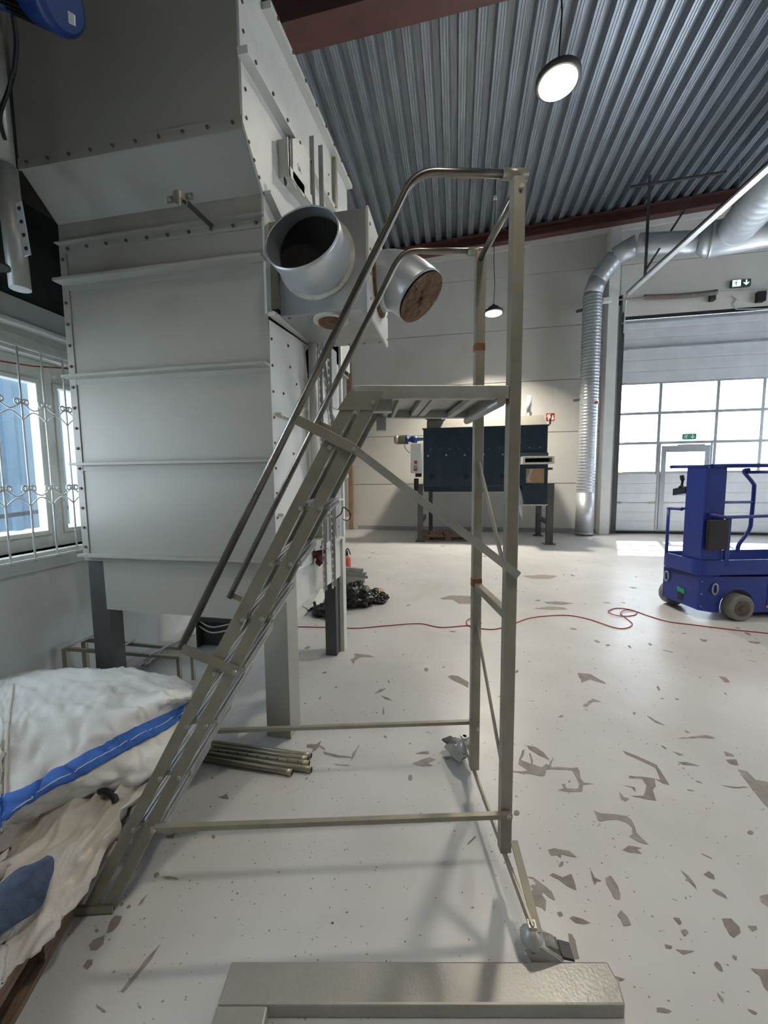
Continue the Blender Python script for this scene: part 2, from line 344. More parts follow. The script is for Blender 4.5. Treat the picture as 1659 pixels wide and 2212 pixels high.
# ---- gate
d1 = struct('door_1', (GX0, BY, 0))
gz = [.07, .80, 1.555, 2.30, 3.04, 3.785, 4.63, 5.33]
gx = [4.03, 4.985, 6.24, 7.20, 8.37]
GY = BY + .02
WDX0, WDX1 = 5.03, 6.16
for r_ in range(7):
    z0, z1 = gz[r_], gz[r_ + 1]
    if r_ in (2, 3, 4):
        fr = MB().box(4.0, 8.4, GY, GY + .05, z0, z0 + .035).box(4.0, 8.4, GY, GY + .05, z1 - .035, z1)
        for x_ in gx: fr.box(x_ - .035, x_ + .035, GY + .001, GY + .049, z0 + .035, z1 - .035)
        fr.build('section_frame', m_gatef, d1, bevel=.005)
        for xa, xb in zip(gx, gx[1:]): MB().box(xa + .035, xb - .035, GY + .02, GY + .03, z0 + .035, z1 - .035).build('pane', m_gateglass, d1)
    else:
        xs_ = [(4.0, WDX0 - .03), (WDX0 + .03, WDX1 - .03), (WDX1 + .03, 8.4)] if r_ < 2 else [(4.0, 8.4)]
        for xa, xb in xs_:
            mb = MB(); n_ = 3 if r_ > 4 else 4; hh = (z1 - z0 - .01) / n_
            if r_ < 2: hh = (z1 - z0 - .01) / 3; n_ = 3
            for k in range(n_): mb.box(xa, xb, GY + .004, GY + .045, z0 + .005 + k * hh + .014, z0 + .005 + (k + 1) * hh - .014)
            mb.box(xa + .002, xb - .002, GY + .018, GY + .04, z0 + .004, z1 - .004)
            mb.build('section_panel', m_gate, d1, bevel=.005)
for z_ in gz[1:-1]:
    MB().box(4.02, 4.20, GY - .03, GY - .001, z_ - .035, z_ + .01).build('hinge', m_zinc, d1, bevel=.003)
for z_ in (gz[1], gz[2]):
    for x_ in (4.90, 5.02): MB().box(x_ - .05, x_ + .04, GY - .015, GY - .001, z_ - .03, z_ + .02).build('hinge', m_zinc, d1, bevel=.003)
MB().box(4.0, 8.4, GY - .012, GY + .03, 5.33, 5.42).build('top_seal', m_blk, d1)
MB().box(4.0, 8.4, GY - .01, GY + .05, .0, .055).build('bottom_seal', m_blk, d1)
MB().box(4.0, 8.4, GY - .05, GY - .002, 5.22, 5.27).build('top_rail', m_gatef, d1, bevel=.004)
MB().box(4.16, 8.4, GY - .05, GY - .002, 4.60, 4.66).build('stiffener', m_gatef, d1, bevel=.004)
# wicket door in the gate
MB().box(4.0, 8.4, GY + .046, GY + .056, .05, 1.56).build('leak_backing', m_gate, d1)  # backing plate added to stop daylight leaking through the section joints
wd = MB(); y0, y1 = GY - .03, GY - .001
wd.box(WDX0 + .03, WDX0 + .14, y0, y1, .1, 2.22).box(WDX1 - .14, WDX1 - .03, y0, y1, .1, 2.22).box(WDX0 + .14, WDX1 - .14, y0, y1, 2.06, 2.22)
wd = wd.build('wicket_door', m_gatef, d1, bevel=.005)
MB().box(5.38, 5.98, GY - .09, GY - .031, 2.20, 2.245).build('door_closer', m_zinc, wd, bevel=.005)
MB().box(WDX1 - .10, WDX1 - .05, GY - .05, GY - .031, 1.0, 1.2).tube([(WDX1 - .075, GY - .05, 1.1), (WDX1 - .075, GY - .09, 1.1), (WDX1 - .2, GY - .09, 1.1)], .01).build('door_handle', m_zinc, wd)
MB().box(WDX0 - .03, WDX0 + .02, GY - .012, GY - .001, .08, 2.29).box(WDX1 - .02, WDX1 + .03, GY - .012, GY - .001, .08, 2.29).build('wicket_frame', m_gatef, d1, bevel=.003)
MB().box(GX0 - .02, GX0 + .02, BY - .06, BY + .06, 0, 5.9).box(GX0 + .02, GX0 + .10, BY - .02, BY + .0, 0, 5.5).build('vertical_track', m_grey, d1)
MB().box(3.86, 3.955, BY - .03, BY - .001, 0, 5.9).build('jamb', m_box, d1)
# ================================================================ LAMPS
def lamp(loc, label, rad=.19, k=1.0):
    x, y, z = loc
    t = thing('pendant_lamp', label, 'lamp', loc, 0, 'round high-bay pendant lamps')
    MB().lathe((x, y, z), [(rad, 0), (rad + .012, .012), (rad + .01, .05), (rad * .6, .065), (rad * .55, .13), (.05, .15), (.03, .19)], 32).build('lamp_housing', m_grey, t)
    MB().lathe((x, y, z - .012), [(rad * .88, 0), (rad * .9, .011)], 32).build('diffuser', m_lamp, t)
    ztop = ceil_z(x, y)
    MB().tube([(x, y, z + .19), (x + .02, y, z + .6), (x - .01, y + .01, z + 1.1), (x, y, ztop + .155)], .008, 6).build('suspension_cable', m_cable, t)
    MB().box(x - .04, x + .04, y - .03, y + .03, ztop - .34, ztop - .28).build('connector_box', m_white, t)
    l = bpy.data.lights.new('lamp_light', 'AREA'); l.shape = 'DISK'; l.size = rad * 1.8; l.energy = LAMP * k; l.color = (1, .90, .76); l.spread = R(125)
    lo = bpy.data.objects.new('lamp_light', l); C.objects.link(lo); lo.location = (0, 0, -.03); lo.parent = t
    return t
r_ = ray(1205, 180); A = V((0, 0, HC)) + r_ * (4.25 / r_.y)
r_ = ray(1066, 677); B = V((0, 0, HC)) + r_ * (9.2 / r_.y)
lamp(A, 'large glaring round pendant lamp under the corrugated ceiling, nearest the viewer')
lamp(B, 'small-looking round pendant lamp hanging low before the far white wall, seen between the two posts', .20, 3.6)
for x_, y_, l_ in ((.9, -.3, 'round pendant lamp above and just behind the viewer'), (.9, -4.6, 'unseen added round pendant lamp farthest behind the viewer'), (6.4, 4.2, 'unseen added round pendant lamp right of the view beside the blue lift'),
                   (6.4, -.3, 'unseen added round pendant lamp behind the viewer to the right'), (10.6, 6.5, 'unseen added round pendant lamp far right near the gate wall'), (10.6, 1.5, 'unseen added round pendant lamp before the right wall')):
    lamp((x_, y_, 5.0), l_, k=.5 if y_ < 0 and x_ < 2 else 1)  # outside the view; all but the first added as plausible light
# steel wire hanging beside the near lamp
# ================================================================ ROLLING LADDER
LF = Frame(.187, 1.345, 13.2)
lad = thing('rolling_ladder', 'tall galvanised rolling platform ladder with ribbed treads and two casters', 'ladder', (LF.o.x, LF.o.y, 0), LF.ang)
def LP(u, v, z): return V((u, v, z))
for v0 in (0, .40):
    MB().box(-.019, .022, v0, v0 + .036, .135, 2.43).build('post', m_zincy, lad, bevel=.003, local=True)
W_ = .036
# handrails
rz = 2.44
for v0, end, zb in ((.012, (-1.113, .94), .0), (.428, (-1.097, .979), 0)):
    pts = arc_corner((.02, v0, rz), (-.325, v0, rz), (end[0], v0, end[1]), .07, 10)
    h = MB().tube(pts, .0125, 16).build('handrail', m_tube, lad, local=True)
    MB().tube([(-.05, v0, rz), (.03, v0, rz)], .0165, 16).build('sleeve', m_zincy, h, local=True)
# rail brackets
def flat(name, p, q, w=.024, h=.006, m=m_zincy, up=(0, 1, 0), par=lad, bevel=.001): return MB().bar(p, q, w, h, up).build(name, m, par, local=True, bevel=bevel)
flat('rail_bracket', (-.705, -.006, 1.685), (-.525, -.012, 1.592), .032, .014)
flat('rail_bracket', (-1.10, -.006, .945), (-.925, -.012, .864), .028, .012)
flat('rail_bracket', (-1.09, .446, .985), (-.95, .446, .92), .026, .012)
flat('rail_bracket', (-.700, .446, 1.74), (-.53, .446, 1.655), .026, .012)
# stringers
s_ = 1.836; d_ = V((1, 0, s_)).normalized()
def strx(z, off): return -1.504 + (z + .006) / 1.8405 + off
for v0, v1, nm in ((-.004, .014, 0), (.422, .440, 1)):
    for a, b in ((0, .044), (.066, .110)):
        z0, z1 = .012, 1.772
        mb = MB().poly([(strx(z0, a), v0, z0), (strx(z0, b), v0, z0), (strx(z1, b), v0, z1), (strx(z1, a), v0, z1)], (0, v1 - v0, 0))
        if a == 0 or True:  # folded flange of the channel
            e = a + .003 if a == 0 else b - .003
            mb.poly([(strx(z0, e - .003), v0 + .002 if nm == 0 else v0 - .022, z0), (strx(z0, e + .003), v0 + .002 if nm == 0 else v0 - .022, z0), (strx(z1, e + .003), v0 + .002 if nm == 0 else v0 - .022, z1), (strx(z1, e - .003), v0 + .002 if nm == 0 else v0 - .022, z1)], (0, .036, 0))
        mb.build('stringer', m_zincy, lad, local=True, bevel=.0015)
    vv = -.008 if nm == 0 else .440
    MB().poly([(strx(1.70, .0), vv, 1.715), (strx(1.70, .11), vv, 1.715), (strx(1.772, .11), vv, 1.7725), (strx(1.772, .0), vv, 1.7725)], (0, .004, 0)).build('top_plate', m_zincy, lad, local=True)
    f = MB().box(-1.515, -1.385, vv - .004, vv + .03, 0, .006).box(-1.515, -1.385, vv - .004, vv + .001, .0, .03).build('foot_plate', m_zincy, lad, local=True)
# treads with ribs and bolts
tz = [.318 + .1827 * k for k in range(8)]
tr = MB(); D0, D1 = .018, .124
tr.box(D0, D1, .016, .420, -.018, -.006)
tr.box(D0, D0 + .004, .016, .420, -.026, 0).box(D1 - .004, D1, .016, .420, -.026, 0)
tread = tr.build('tread', m_zinc, None, bevel=.001)
rb = MB()
for k in range(7): x_ = D0 + .008 + k * .0135; rb.box(x_, x_ + .0045, .017, .419, -.006, .002)
ribs = rb.build('tread_ribs', m_alu, None)
bt = MB()
for off in (.032, .094):
    for v_, ax in ((-.004, (0, -1, 0)), (.440, (0, 1, 0))): bt.hexs((off - .002, v_, -.012), ax, .0085, .007)
bolt = bt.build('bolts', m_zinc, None, kind='stuff')
first = True
for z_ in tz[:7]:
    x_ = strx(z_, 0)
    t = tread if first else piece('tread', tread, None); t.parent = lad; t.location = (x_, 0, z_)
    r2 = ribs if first else piece('tread_ribs', ribs, None); r2.parent = t; r2.location = (0, 0, 0)
    b2 = bolt if first else piece('bolts', bolt, None); b2.parent = t; b2.location = (0, 0, 0)
    first = False
b2 = piece('bolts', bolt, None); b2.parent = lad; b2.location = (strx(1.597, 0), 0, 1.609)
MB().tube([(-.575, 0, 1.60), (-.575, .43, 1.60)], .014).build('spacer_tube', m_zinc, lad, local=True)
# platform
pf = MB().box(-.522, -.02, .0, .03, 1.752, 1.794).box(-.522, -.02, .405, .435, 1.752, 1.794).box(-.522, -.49, .03, .405, 1.752, 1.794).box(-.05, -.02, .03, .405, 1.752, 1.794)
pf.build('platform_frame', m_zinc, lad, bevel=.002, local=True)
MB().box(-.49, -.05, .03, .405, 1.782, 1.7915).build('platform_deck', m_zinc, lad, local=True)
for u_, wd_, zz in ((-.405, .02, 1.765), (-.40 + .03, .012, 1.762), (-.265, .06, 1.768), (-.125, .026, 1.762)):
    MB().bar((u_, .028, zz), (u_, .407, zz), wd_, .018).build('cross_member', m_zinc, lad, local=True)
MB().box(-.268, -.262, .03, .405, 1.757, 1.7585).build('seam', m_blk, lad, local=True)
MB().tube([(-.045, -.0, 1.742), (-.045, .43, 1.742)], .015).build('cross_tube', m_zinc, lad, local=True)
MB().box(-.44, -.40, .40, .44, 1.70, 1.752).build('bracket', m_zinc, lad, local=True)
MB().box(-.50, -.40, .02, .06, 1.715, 1.752).build('bracket', m_zinc, lad, local=True)
# bars, braces
flat('lower_bar', (-1.225, -.014, .317), (.014, -.014, .300), .018, .018, up=(0, 0, 1))
flat('lower_bar', (-1.212, .446, .350), (-.0, .446, .345), .018, .016, up=(0, 0, 1))
MB().bar((-.535, -.014, 1.598), (.020, -.014, 1.166), .024, .004, up=(0, 1, 0)).bar((-.53, -.009, 1.610), (.025, -.009, 1.178), .004, .016, up=(0, 1, 0)).build('diagonal_brace', m_zinc, lad, local=True, bevel=.001)
zt = LF.onv(1119, 401, 0).z
MB().tube([(0.0, .02, zt), (0.0, .42, zt)], .013).build('end_tube', m_tube, lad, local=True)
za = LF.onv(1028, 1003, .42).z; zb = LF.onv(1092, 1265, .02).z
MB().bar((.003, .40, za), (.003, .036, zb), .006, .026, up=(0, 0, 1)).build('end_brace', m_zincy, lad, local=True)
zc_ = LF.onv(1097, 1330, .03).z
MB().bar((.003, .40, zc_), (.003, .036, zc_), .03, .03, up=(0, 0, 1)).build('end_rail', m_zincy, lad, local=True, bevel=.002)
za = LF.onv(1026, 1352, .42).z; zb = LF.onv(1083, 1690, .02).z
MB().bar((.003, .40, za), (.003, .036, zb), .006, .026, up=(0, 0, 1)).build('end_brace', m_zincy, lad, local=True)
MB().bar((.003, -.225, .118), (.003, .62, .118), .008, .03, up=(0, 0, 1)).build('base_bar', m_zincy, lad, local=True)
MB().bar((.028, -.004, .19), (.020, -.225, .108), .026, .005, up=(0, 0, 1)).build('base_brace', m_zincy, lad, local=True, bevel=.001)
MB().bar((.024, .43, .185), (.024, .60, .115), .006, .024, up=(0, 0, 1)).build('base_brace', m_zincy, lad, local=True, bevel=.001)
m_rb = mat('rust_brown', (.22, .09, .04), .8, 0, .3, 30)
MB().box(-.0193, .0223, .3996, .4365, 1.01, 1.045).build('rust_mark', m_rb, lad, local=True); MB().box(-.0193, .0223, .3996, .4365, 2.03, 2.06).build('rust_mark', m_rb, lad, local=True)
bb = MB()
for p_ in ((-.523, -.018, 1.59), (.008, -.018, 1.172), (-.93, -.02, .866), (0.0, -.024, .302), (-1.222, -.024, .316), (.006, -.001, 2.395), (-.463, -.008, 1.738)): bb.hexs(p_, (0, -1, 0), .0085, .007)
bb.hexs((.008, .4355, .345), (0, -1, 0), .008, .05)
bb.build('bolts', m_zinc, lad, local=True, kind='stuff')
# casters (parts of the ladder)
def caster(v, yaw, sc=1.0):
    ca = math.cos(yaw); sa = math.sin(yaw)
    T = Matrix.Translation((.004, v, 0)) @ Matrix.Rotation(yaw, 4, 'Z') @ Matrix.Scale(sc, 4)
    def b(mb, name, m, par): mb.bm.transform(T) if par is lad else None; return mb.build(name, m, par, local=True, bevel=0)
    k = MB().lathe((0, 0, .062), [(.030, 0), (.034, .012), (.034, .026), (.02, .04), (.012, .055)], 20)
    k.poly([(-.03, -.030, .075), (.02, -.030, .088), (.085, -.030, .045), (.095, -.030, .030), (.03, -.030, .025), (-.005, -.030, .03)], (0, .005, 0))
    k.poly([(-.03, .025, .075), (.02, .025, .088), (.085, .025, .045), (.095, .025, .030), (.03, .025, .025), (-.005, .025, .03)], (0, .005, 0))
    k.poly([(-.03, -.026, .075), (.02, -.026, .089), (.088, -.026, .047), (.085, -.026, .042), (.018, -.026, .084), (-.03, -.026, .07)], (0, .052, 0))
    k.bm.transform(T); c = k.build('caster', m_zinc, lad, local=True)
    k = MB().tube([(.045, -.018, .04), (.045, .018, .04)], [.04, .04], 24); k.bm.transform(T); k.build('wheel', m_rubber, c, local=True)
    k = MB().box(.062, .078, -.016, .016, .058, .070).poly([(.085, -.022, .055), (.12, -.022, .048), (.122, -.022, .040), (.085, -.022, .045)], (0, .044, 0)); k.bm.transform(T); k.build('brake_pedal', m_grey, c, local=True)
    k = MB().lathe((0, 0, .10), [(.013, 0), (.013, .02), (.008, .028)], 16).box(-.012, .012, -.012, .012, .118, .128); k.bm.transform(T); k.build('swivel_bolt', m_zinc, c, local=True)
caster(-.215, R(-8)); caster(.60, R(115), 1.3)
# cobweb threads at the top of the ladder
# ================================================================ FLOOR CHIPS
def crop(ox, oy, k, pts): return [(ox + a * k, oy + b * k) for a, b in pts]
A8 = (1060, 1200, .4576)
polys = [crop(*A8, p) for p in [
 [(170,897),(215,905),(250,930),(262,945),(278,965),(230,945),(180,915)],
 [(150,918),(160,918),(155,945),(140,965),(190,985),(180,935),(188,933),(200,970),(198,985),(240,1000),(262,985),(275,990),(295,950),(285,1000),(390,1003),(410,1000),(420,1020),(425,1055),(440,1072),(490,1080),(435,1082),(432,1115),(380,1117),(318,1108),(345,1100),(335,1078),(350,1085),(358,1100),(410,1103),(420,1085),(405,1050),(385,1015),(290,1008),(262,1012),(255,1040),(235,1042),(180,1030),(100,1022),(100,1018),(150,1020),(175,1015),(130,985)],
 [(622,920),(660,935),(720,960),(785,990),(820,1045),(845,1085),(810,1075),(775,1055),(780,1090),(765,1110),(782,1158),(730,1150),(660,1135),(720,1135),(735,1085),(715,1055),(650,1050),(655,1040),(715,1045),(800,1060),(775,1000),(700,965),(640,940)],
 [(605,1115),(625,1140),(655,1150),(635,1162),(615,1150)], [(604,1083),(680,1095),(685,1120),(665,1095)],
 [(487,1205),(520,1218),(640,1230),(665,1250),(680,1280),(688,1310),(745,1365),(710,1358),(655,1328),(670,1315),(668,1285),(640,1260),(590,1245),(510,1255),(500,1235)],
 [(622,1390),(650,1370),(715,1382),(690,1388),(712,1408),(650,1402)],
 [(270,1390),(300,1383),(370,1395),(408,1427),(370,1420),(335,1410),(330,1430),(315,1415),(285,1418)],
 [(278,1510),(295,1500),(340,1520),(380,1503),(395,1540),(405,1582),(360,1560),(320,1530)],
 [(540,1525),(568,1512),(600,1560),(612,1600),(610,1628),(585,1620),(570,1590),(545,1550)],
 [(470,1480),(490,1520),(525,1537),(500,1540),(492,1557),(480,1530)],
 [(598,1700),(615,1675),(645,1705),(662,1745),(625,1748),(612,1715)],
 [(372,1712),(390,1703),(430,1715),(472,1735),(440,1742),(400,1735)],
 [(160,1515),(200,1520),(240,1550),(290,1590),(305,1630),(270,1610),(250,1590),(240,1600),(262,1630),(258,1680),(240,1660),(190,1655),(185,1600),(200,1575),(185,1560),(215,1555),(205,1530)],
 [(1090,1715),(1135,1715),(1175,1755),(1180,1780),(1150,1805),(1130,1795),(1105,1750)],
 [(1212,1748),(1255,1750),(1258,1765),(1235,1775)], [(1005,1505),(1030,1490),(1055,1510),(1058,1530),(1030,1522)],
 [(893,1483),(935,1515),(965,1555),(972,1575),(940,1545)], [(860,1710),(890,1712),(902,1735),(890,1745)],
 [(897,1770),(920,1765),(935,1780),(915,1800)], [(820,1835),(858,1845),(850,1858),(825,1852)], [(872,1860),(920,1865),(965,1868),(910,1885)],
 [(1140,1885),(1165,1895),(1160,1912),(1142,1900)], [(1100,925),(1145,940),(1150,948),(1110,948)], [(1110,965),(1160,963),(1170,992),(1130,985)],
 [(1165,1010),(1210,1020),(1250,1060),(1309,1070),(1340,1120),(1309,1190),(1280,1160),(1240,1110),(1210,1070)],
 [(1225,1950),(1309,1955),(1360,1990),(1309,2060),(1290,2040),(1270,1985)], [(1268,1610),(1309,1600),(1340,1630),(1309,1655),(1280,1640)],
 [(410,555),(470,560),(540,600),(545,608),(470,585),(430,600)], [(433,712),(480,675),(525,692),(485,690),(450,715)],
 [(880,975),(920,975),(990,995),(910,988)], [(860,925),(915,942),(890,945)], [(735,755),(830,805),(780,790)],
 [(880,865),(960,855),(1020,848),(1057,860),(1040,865),(1000,860)], [(1087,1085),(1220,1095),(1150,1099)],
 [(365,1785),(385,1790),(400,1820),(418,1905),(390,1905),(370,1830)], [(585,1985),(635,2002),(610,2012)], [(1065,2060),(1100,2095),(1098,2115),(1080,2090)],
 [(790,615),(800,635),(792,640),(782,622)], [(1075,570),(1110,575),(1130,600),(1105,600)], [(865,672),(892,680),(880,684)], [(985,392),(1025,400),(1015,410),(995,405)], [(1210,403),(1280,410),(1260,418),(1225,412)]]]
A3 = (360, 1180, .3014)
polys += [crop(*A3, p) for p in [
 [(1345,770),(1440,778),(1498,795),(1400,795),(1350,820),(1340,848),(1315,815),(1345,800)], [(1005,1420),(1070,1420),(1110,1395),(1090,1440),(1060,1470),(1040,1480),(1050,1450),(1000,1445)],
 [(1385,1420),(1365,1460),(1318,1545),(1330,1490)], [(1120,1470),(1200,1490),(1320,1510),(1330,1520),(1210,1512),(1130,1492)], [(1200,1560),(1320,1570),(1300,1578),(1210,1570)],
 [(375,1800),(430,1775),(445,1815),(400,1805)], [(1485,1060),(1530,1025),(1575,1018),(1540,1045)], [(1530,1065),(1600,1095),(1620,1112),(1560,1095)], [(1545,1195),(1555,1150),(1562,1200),(1550,1215)]]]
A4 = (860, 1180, .2621)
polys += [crop(*A4, p) for p in [
 [(410,1075),(440,1062),(500,1072),(545,1100),(580,1120),(580,1170),(540,1145),(460,1110)], [(110,1795),(190,1760),(260,1740),(310,1760),(280,1775),(240,1790),(285,1810),(200,1815)],
 [(135,1710),(190,1695),(255,1690),(250,1715),(190,1712)], [(355,1735),(440,1735),(435,1755),(395,1765),(380,1745)],
 [(345,430),(430,405),(590,410),(700,440),(590,475),(500,475),(450,440),(370,440)], [(1015,245),(1200,235),(1320,245),(1250,270),(1100,268)],
 [(1200,460),(1320,455),(1450,470),(1350,485),(1230,475)], [(1110,515),(1250,495),(1370,505),(1400,522),(1250,525)]]]
A2 = (0, 1650, .2541)
polys += [crop(*A2, p) for p in [
 [(945,1325),(985,1290),(1040,1298),(1010,1370),(950,1430),(905,1443),(925,1370)], [(755,1545),(800,1495),(895,1455),(880,1535),(820,1590),(770,1592)], [(705,1725),(740,1670),(790,1665),(785,1710),(740,1755)],
 [(1025,1935),(1180,1745),(1260,1640),(1370,1528),(1290,1660),(1200,1770),(1050,1950)], [(1170,1215),(1200,1160),(1260,1103),(1210,1190)], [(1378,960),(1440,955),(1500,968),(1522,990),(1420,980)],
 [(1410,610),(1450,605),(1495,590),(1470,635),(1420,632)], [(815,2040),(860,2075),(905,2110),(890,2120),(830,2080)], [(1165,2055),(1205,2068),(1190,2090)]]]
# the worn places in the floor paint, as thin flakes set on the floor
def chips(name, items, m, z):
    bm = bmesh.new()
    for P in items:
        vs_ = [bm.verts.new((p.x, p.y, z)) for p in P]
        for t in tessellate_polygon([P]):
            try: f = bm.faces.new([vs_[i] for i in t])
            except ValueError: continue
            if f.normal.z < 0: f.normal_flip()
    mb = MB(); mb.bm.free(); mb.bm = bm
    bmesh.ops.recalc_face_normals(bm, faces=bm.faces)
    for f in bm.faces:
        f.normal_update()
        if f.normal.z < 0: f.normal_flip()
    return mb.build(name, m, fl, local=True, kind='stuff', normals=False)
def rough_edge(P, amp):
    out = []
    for i, p_ in enumerate(P):
        q = P[(i + 1) % len(P)]; d = q - p_; n = V((-d.y, d.x, 0)).normalized() if d.length > 1e-6 else V((0, 0, 0))
        k = max(2, min(7, int(d.length / .02)))
        for j in range(k):
            a = random.uniform(-amp, amp) * (0 if j == 0 else 1) * min(1, d.length * 8); out.append(p_ + d * (j / k) + n * a)
    return out
big = [rough_edge([onZ(x_, y_) for x_, y_ in P], .004) for P in polys]
big2 = [P for i, P in enumerate(big) if i % 2]; big = [P for i, P in enumerate(big) if not i % 2]
small = []; seen = set(); rnd = random.Random(11)
for i in range(2600):
    y_ = .35 + rnd.random() ** 1.2 * 9.5; x_ = rnd.uniform(-2.4, 1 + y_ * .9)
    dens = .35 + .65 * noise.noise(V((x_ * .9, y_ * .9, 3.1))) + (.5 if x_ > .4 else 0)
    if rnd.random() > dens + .25: continue
    L_ = rnd.choice([.003, .004, .004, .005, .006, .006, .008, .01, .016, .03]) * rnd.uniform(.7, 1.4) * (1 + y_ * .28); wd_ = L_ * rnd.choice([.15, .3, .5, .8]) if L_ > .02 else L_ * rnd.uniform(.4, .9)
    a = rnd.choice([rnd.uniform(0, 6.28), R(70) + rnd.gauss(0, .4), R(-20) + rnd.gauss(0, .3)])
    cell = (round(x_ / .12), round(y_ / .12))
    if cell in seen: continue
    seen.add(cell); n = rnd.randint(8, 12); P = []
    for k in range(n):
        t = k / n * 6.283; rr = rnd.uniform(.75, 1.15); px, py = math.cos(t) * L_ * rr / 2, math.sin(t) * wd_ * rr / 2
        P.append(V((x_ + px * math.cos(a) - py * math.sin(a), y_ + px * math.sin(a) + py * math.cos(a), 0)))
    small.append(P)
for i in range(5200):
    y_ = .3 + rnd.random() ** 1.5 * 6; x_ = rnd.uniform(-1.6, .8 + y_ * .8)
    if noise.noise(V((x_ * 1.7, y_ * 1.7, 9))) < rnd.uniform(-.5, .25): continue
    L_ = rnd.uniform(.0012, .0034) * (1 + y_ * .25); a = rnd.uniform(0, 6.28); e_ = rnd.uniform(.4, 1)
    small.append([V((x_ + math.cos(k * 1.2566 + a) * L_, y_ + math.sin(k * 1.2566 + a) * L_ * e_, 0)) for k in range(5)])
chips('worn_patches', big, m_chip, .0012); chips('worn_patches', big2, m_chip2, .0015)
chips('paint_chips', small[::2], m_chip, .0008); chips('paint_chips', small[1::2], m_chip2, .0006)
# ================================================================ HOPPER
HX0, HX1, HY, HYU, HYB = -2.21, -.96, 1.94, 1.757, 3.52
hop = thing('hopper_housing', 'huge cream bolted sheet-metal hopper housing with horizontal ribs, left of the ladder', 'hopper', (HX0, HY, 0))
T_ = .012
rz_ = [1.046, 1.585, 2.080, 2.600, 2.815]
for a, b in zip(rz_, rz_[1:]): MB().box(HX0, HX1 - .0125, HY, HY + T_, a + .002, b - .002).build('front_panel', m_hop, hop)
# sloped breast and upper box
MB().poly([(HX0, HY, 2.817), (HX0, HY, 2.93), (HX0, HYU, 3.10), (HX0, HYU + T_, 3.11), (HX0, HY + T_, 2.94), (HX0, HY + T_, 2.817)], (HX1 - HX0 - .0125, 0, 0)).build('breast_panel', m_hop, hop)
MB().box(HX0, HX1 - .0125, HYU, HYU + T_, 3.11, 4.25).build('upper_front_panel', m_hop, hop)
for z_, dp in ((1.046, .05), (1.585, .055), (2.080, .06), (2.600, .065)):
    MB().box(HX0 + .005, HX1 + .002, HY - dp, HY, z_, z_ + .016).box(HX0 + .005, HX1 + .002, HY - .004, HY, z_ - .03, z_).build('rib', m_hop, hop, bevel=.001)
MB().box(HX0, HX1, HY - .035, HY, 2.815, 2.821).box(HX0, HX1, HY - .005, HY, 2.77, 2.815).build('flange', m_hop, hop, bevel=.001)
MB().box(HX0, HX1, HYU - .006, HYU, 3.08, 3.135).build('flange', m_hop, hop, bevel=.001)
MB().box(HX0, HX0 + .045, HY - .005, HY, 1.06, 2.77).build('corner_flange', m_hop, hop); MB().box(HX1 - .012, HX1, HY - .003, HY, 1.06, 2.77).build('corner_flange', m_hop, hop)
# bolts along the flanges
bt = MB()
for k in range(10): x_ = HX0 + .06 + k * .127; bt.hexs((x_, HY - .005, 2.792), (0, -1, 0), .009, .009); bt.hexs((x_, HYU - .006, 3.108), (0, -1, 0), .009, .008)
for k in range(15): bt.hexs((HX0 + .022, HY - .005, 1.10 + k * .117), (0, -1, 0), .009, .008)
for k in range(9): bt.hexs((HX1, HYU + .03, 3.15 + k * .12), (1, 0, 0), .008, .006)
for k in range(4): bt.hexs((HX1, HYU + .045 + k * .045, 3.06 - k * .045), (1, 0, 0), .008, .006)
for k in range(9): bt.hexs((HX1, HY + .025, 1.15 + k * .135), (1, 0, 0), .008, .006)
for p_ in ((622, 747), (626, 793), (612, 850), (640, 830), (634, 980), (660, 700)): q = onX(*p_, HX1); bt.hexs((HX1, q.y, q.z), (1, 0, 0), .008, .006)
bt.build('bolts', m_rust, hop, kind='stuff')
# right side of the hopper
def sidepoly(name, pts, t=-.012, m=m_hopw, x=HX1, **k): return MB().poly([onX(a, b, x) for a, b in pts], (t, 0, 0)).build(name, m, hop, **k)
sidepoly('side_panel', [(581, 690), (668, 748), (660, 760), (676, 910), (690, 1080), (700, 1240), (640, 1300), (640, 1316), (598, 1300), (595, 1142)][:3] + [(672, 905), (682, 1080), (690, 1268), (640, 1318), (598, 1218)])
sidepoly('side_panel', [(690, 735), (737, 735), (746, 1237), (705, 1266), (690, 1000)], m=m_hopw)
# upper side panel (z from the flange up)
def YZ(y, z): return V((HX1, y, z))
MB().poly([YZ(HYU, 3.11), YZ(HYU, 4.25), YZ(1.9, 4.25), YZ(1.98, 3.84), YZ(2.26, 3.90), YZ(3.1, 4.03), YZ(HYB, 4.055), YZ(HYB, 2.45), YZ(2.5, 2.38), YZ(1.93, 2.345), YZ(1.93, 2.93)], (-.012, 0, 0)).build('side_panel', m_hopw, hop)
def sstrip(name, y0, z0, y1, z1, w_, out, m=m_hopw):
    return MB().bar((HX1 + out / 2, y0, z0), (HX1 + out / 2, y1, z1), out, w_, up=(0, 0, 1)).build(name, m, hop, bevel=.001)
sstrip('side_flange', 1.73, 3.375, 3.10, 3.545, .03, .05); sstrip('side_flange', 1.98, 3.82, HYB, 4.035, .03, .05)
sstrip('side_flange', 1.935, 2.345, 2.50, 2.385, .02, .04); sstrip('side_flange', 1.98, 1.845, 2.30, 1.842, .014, .035)
sstrip('side_flange', 1.98, 1.30, 2.45, 1.30, .014, .03); sstrip('side_flange', 1.935, 2.93, 2.35, 2.80, .02, .04)
sstrip('side_flange', 2.60, 1.32, 3.15, 1.32, .015, .03); sstrip('side_flange', 2.50, .99, 3.15, 1.0, .012, .03); sstrip('side_flange', 2.62, 2.08, 3.12, 1.93, .02, .03)
MB().box(HX1, HX1 + .03, 3.09, 3.13, 3.0, 3.98).build('side_stiffener', m_pipeb, hop, bevel=.001)
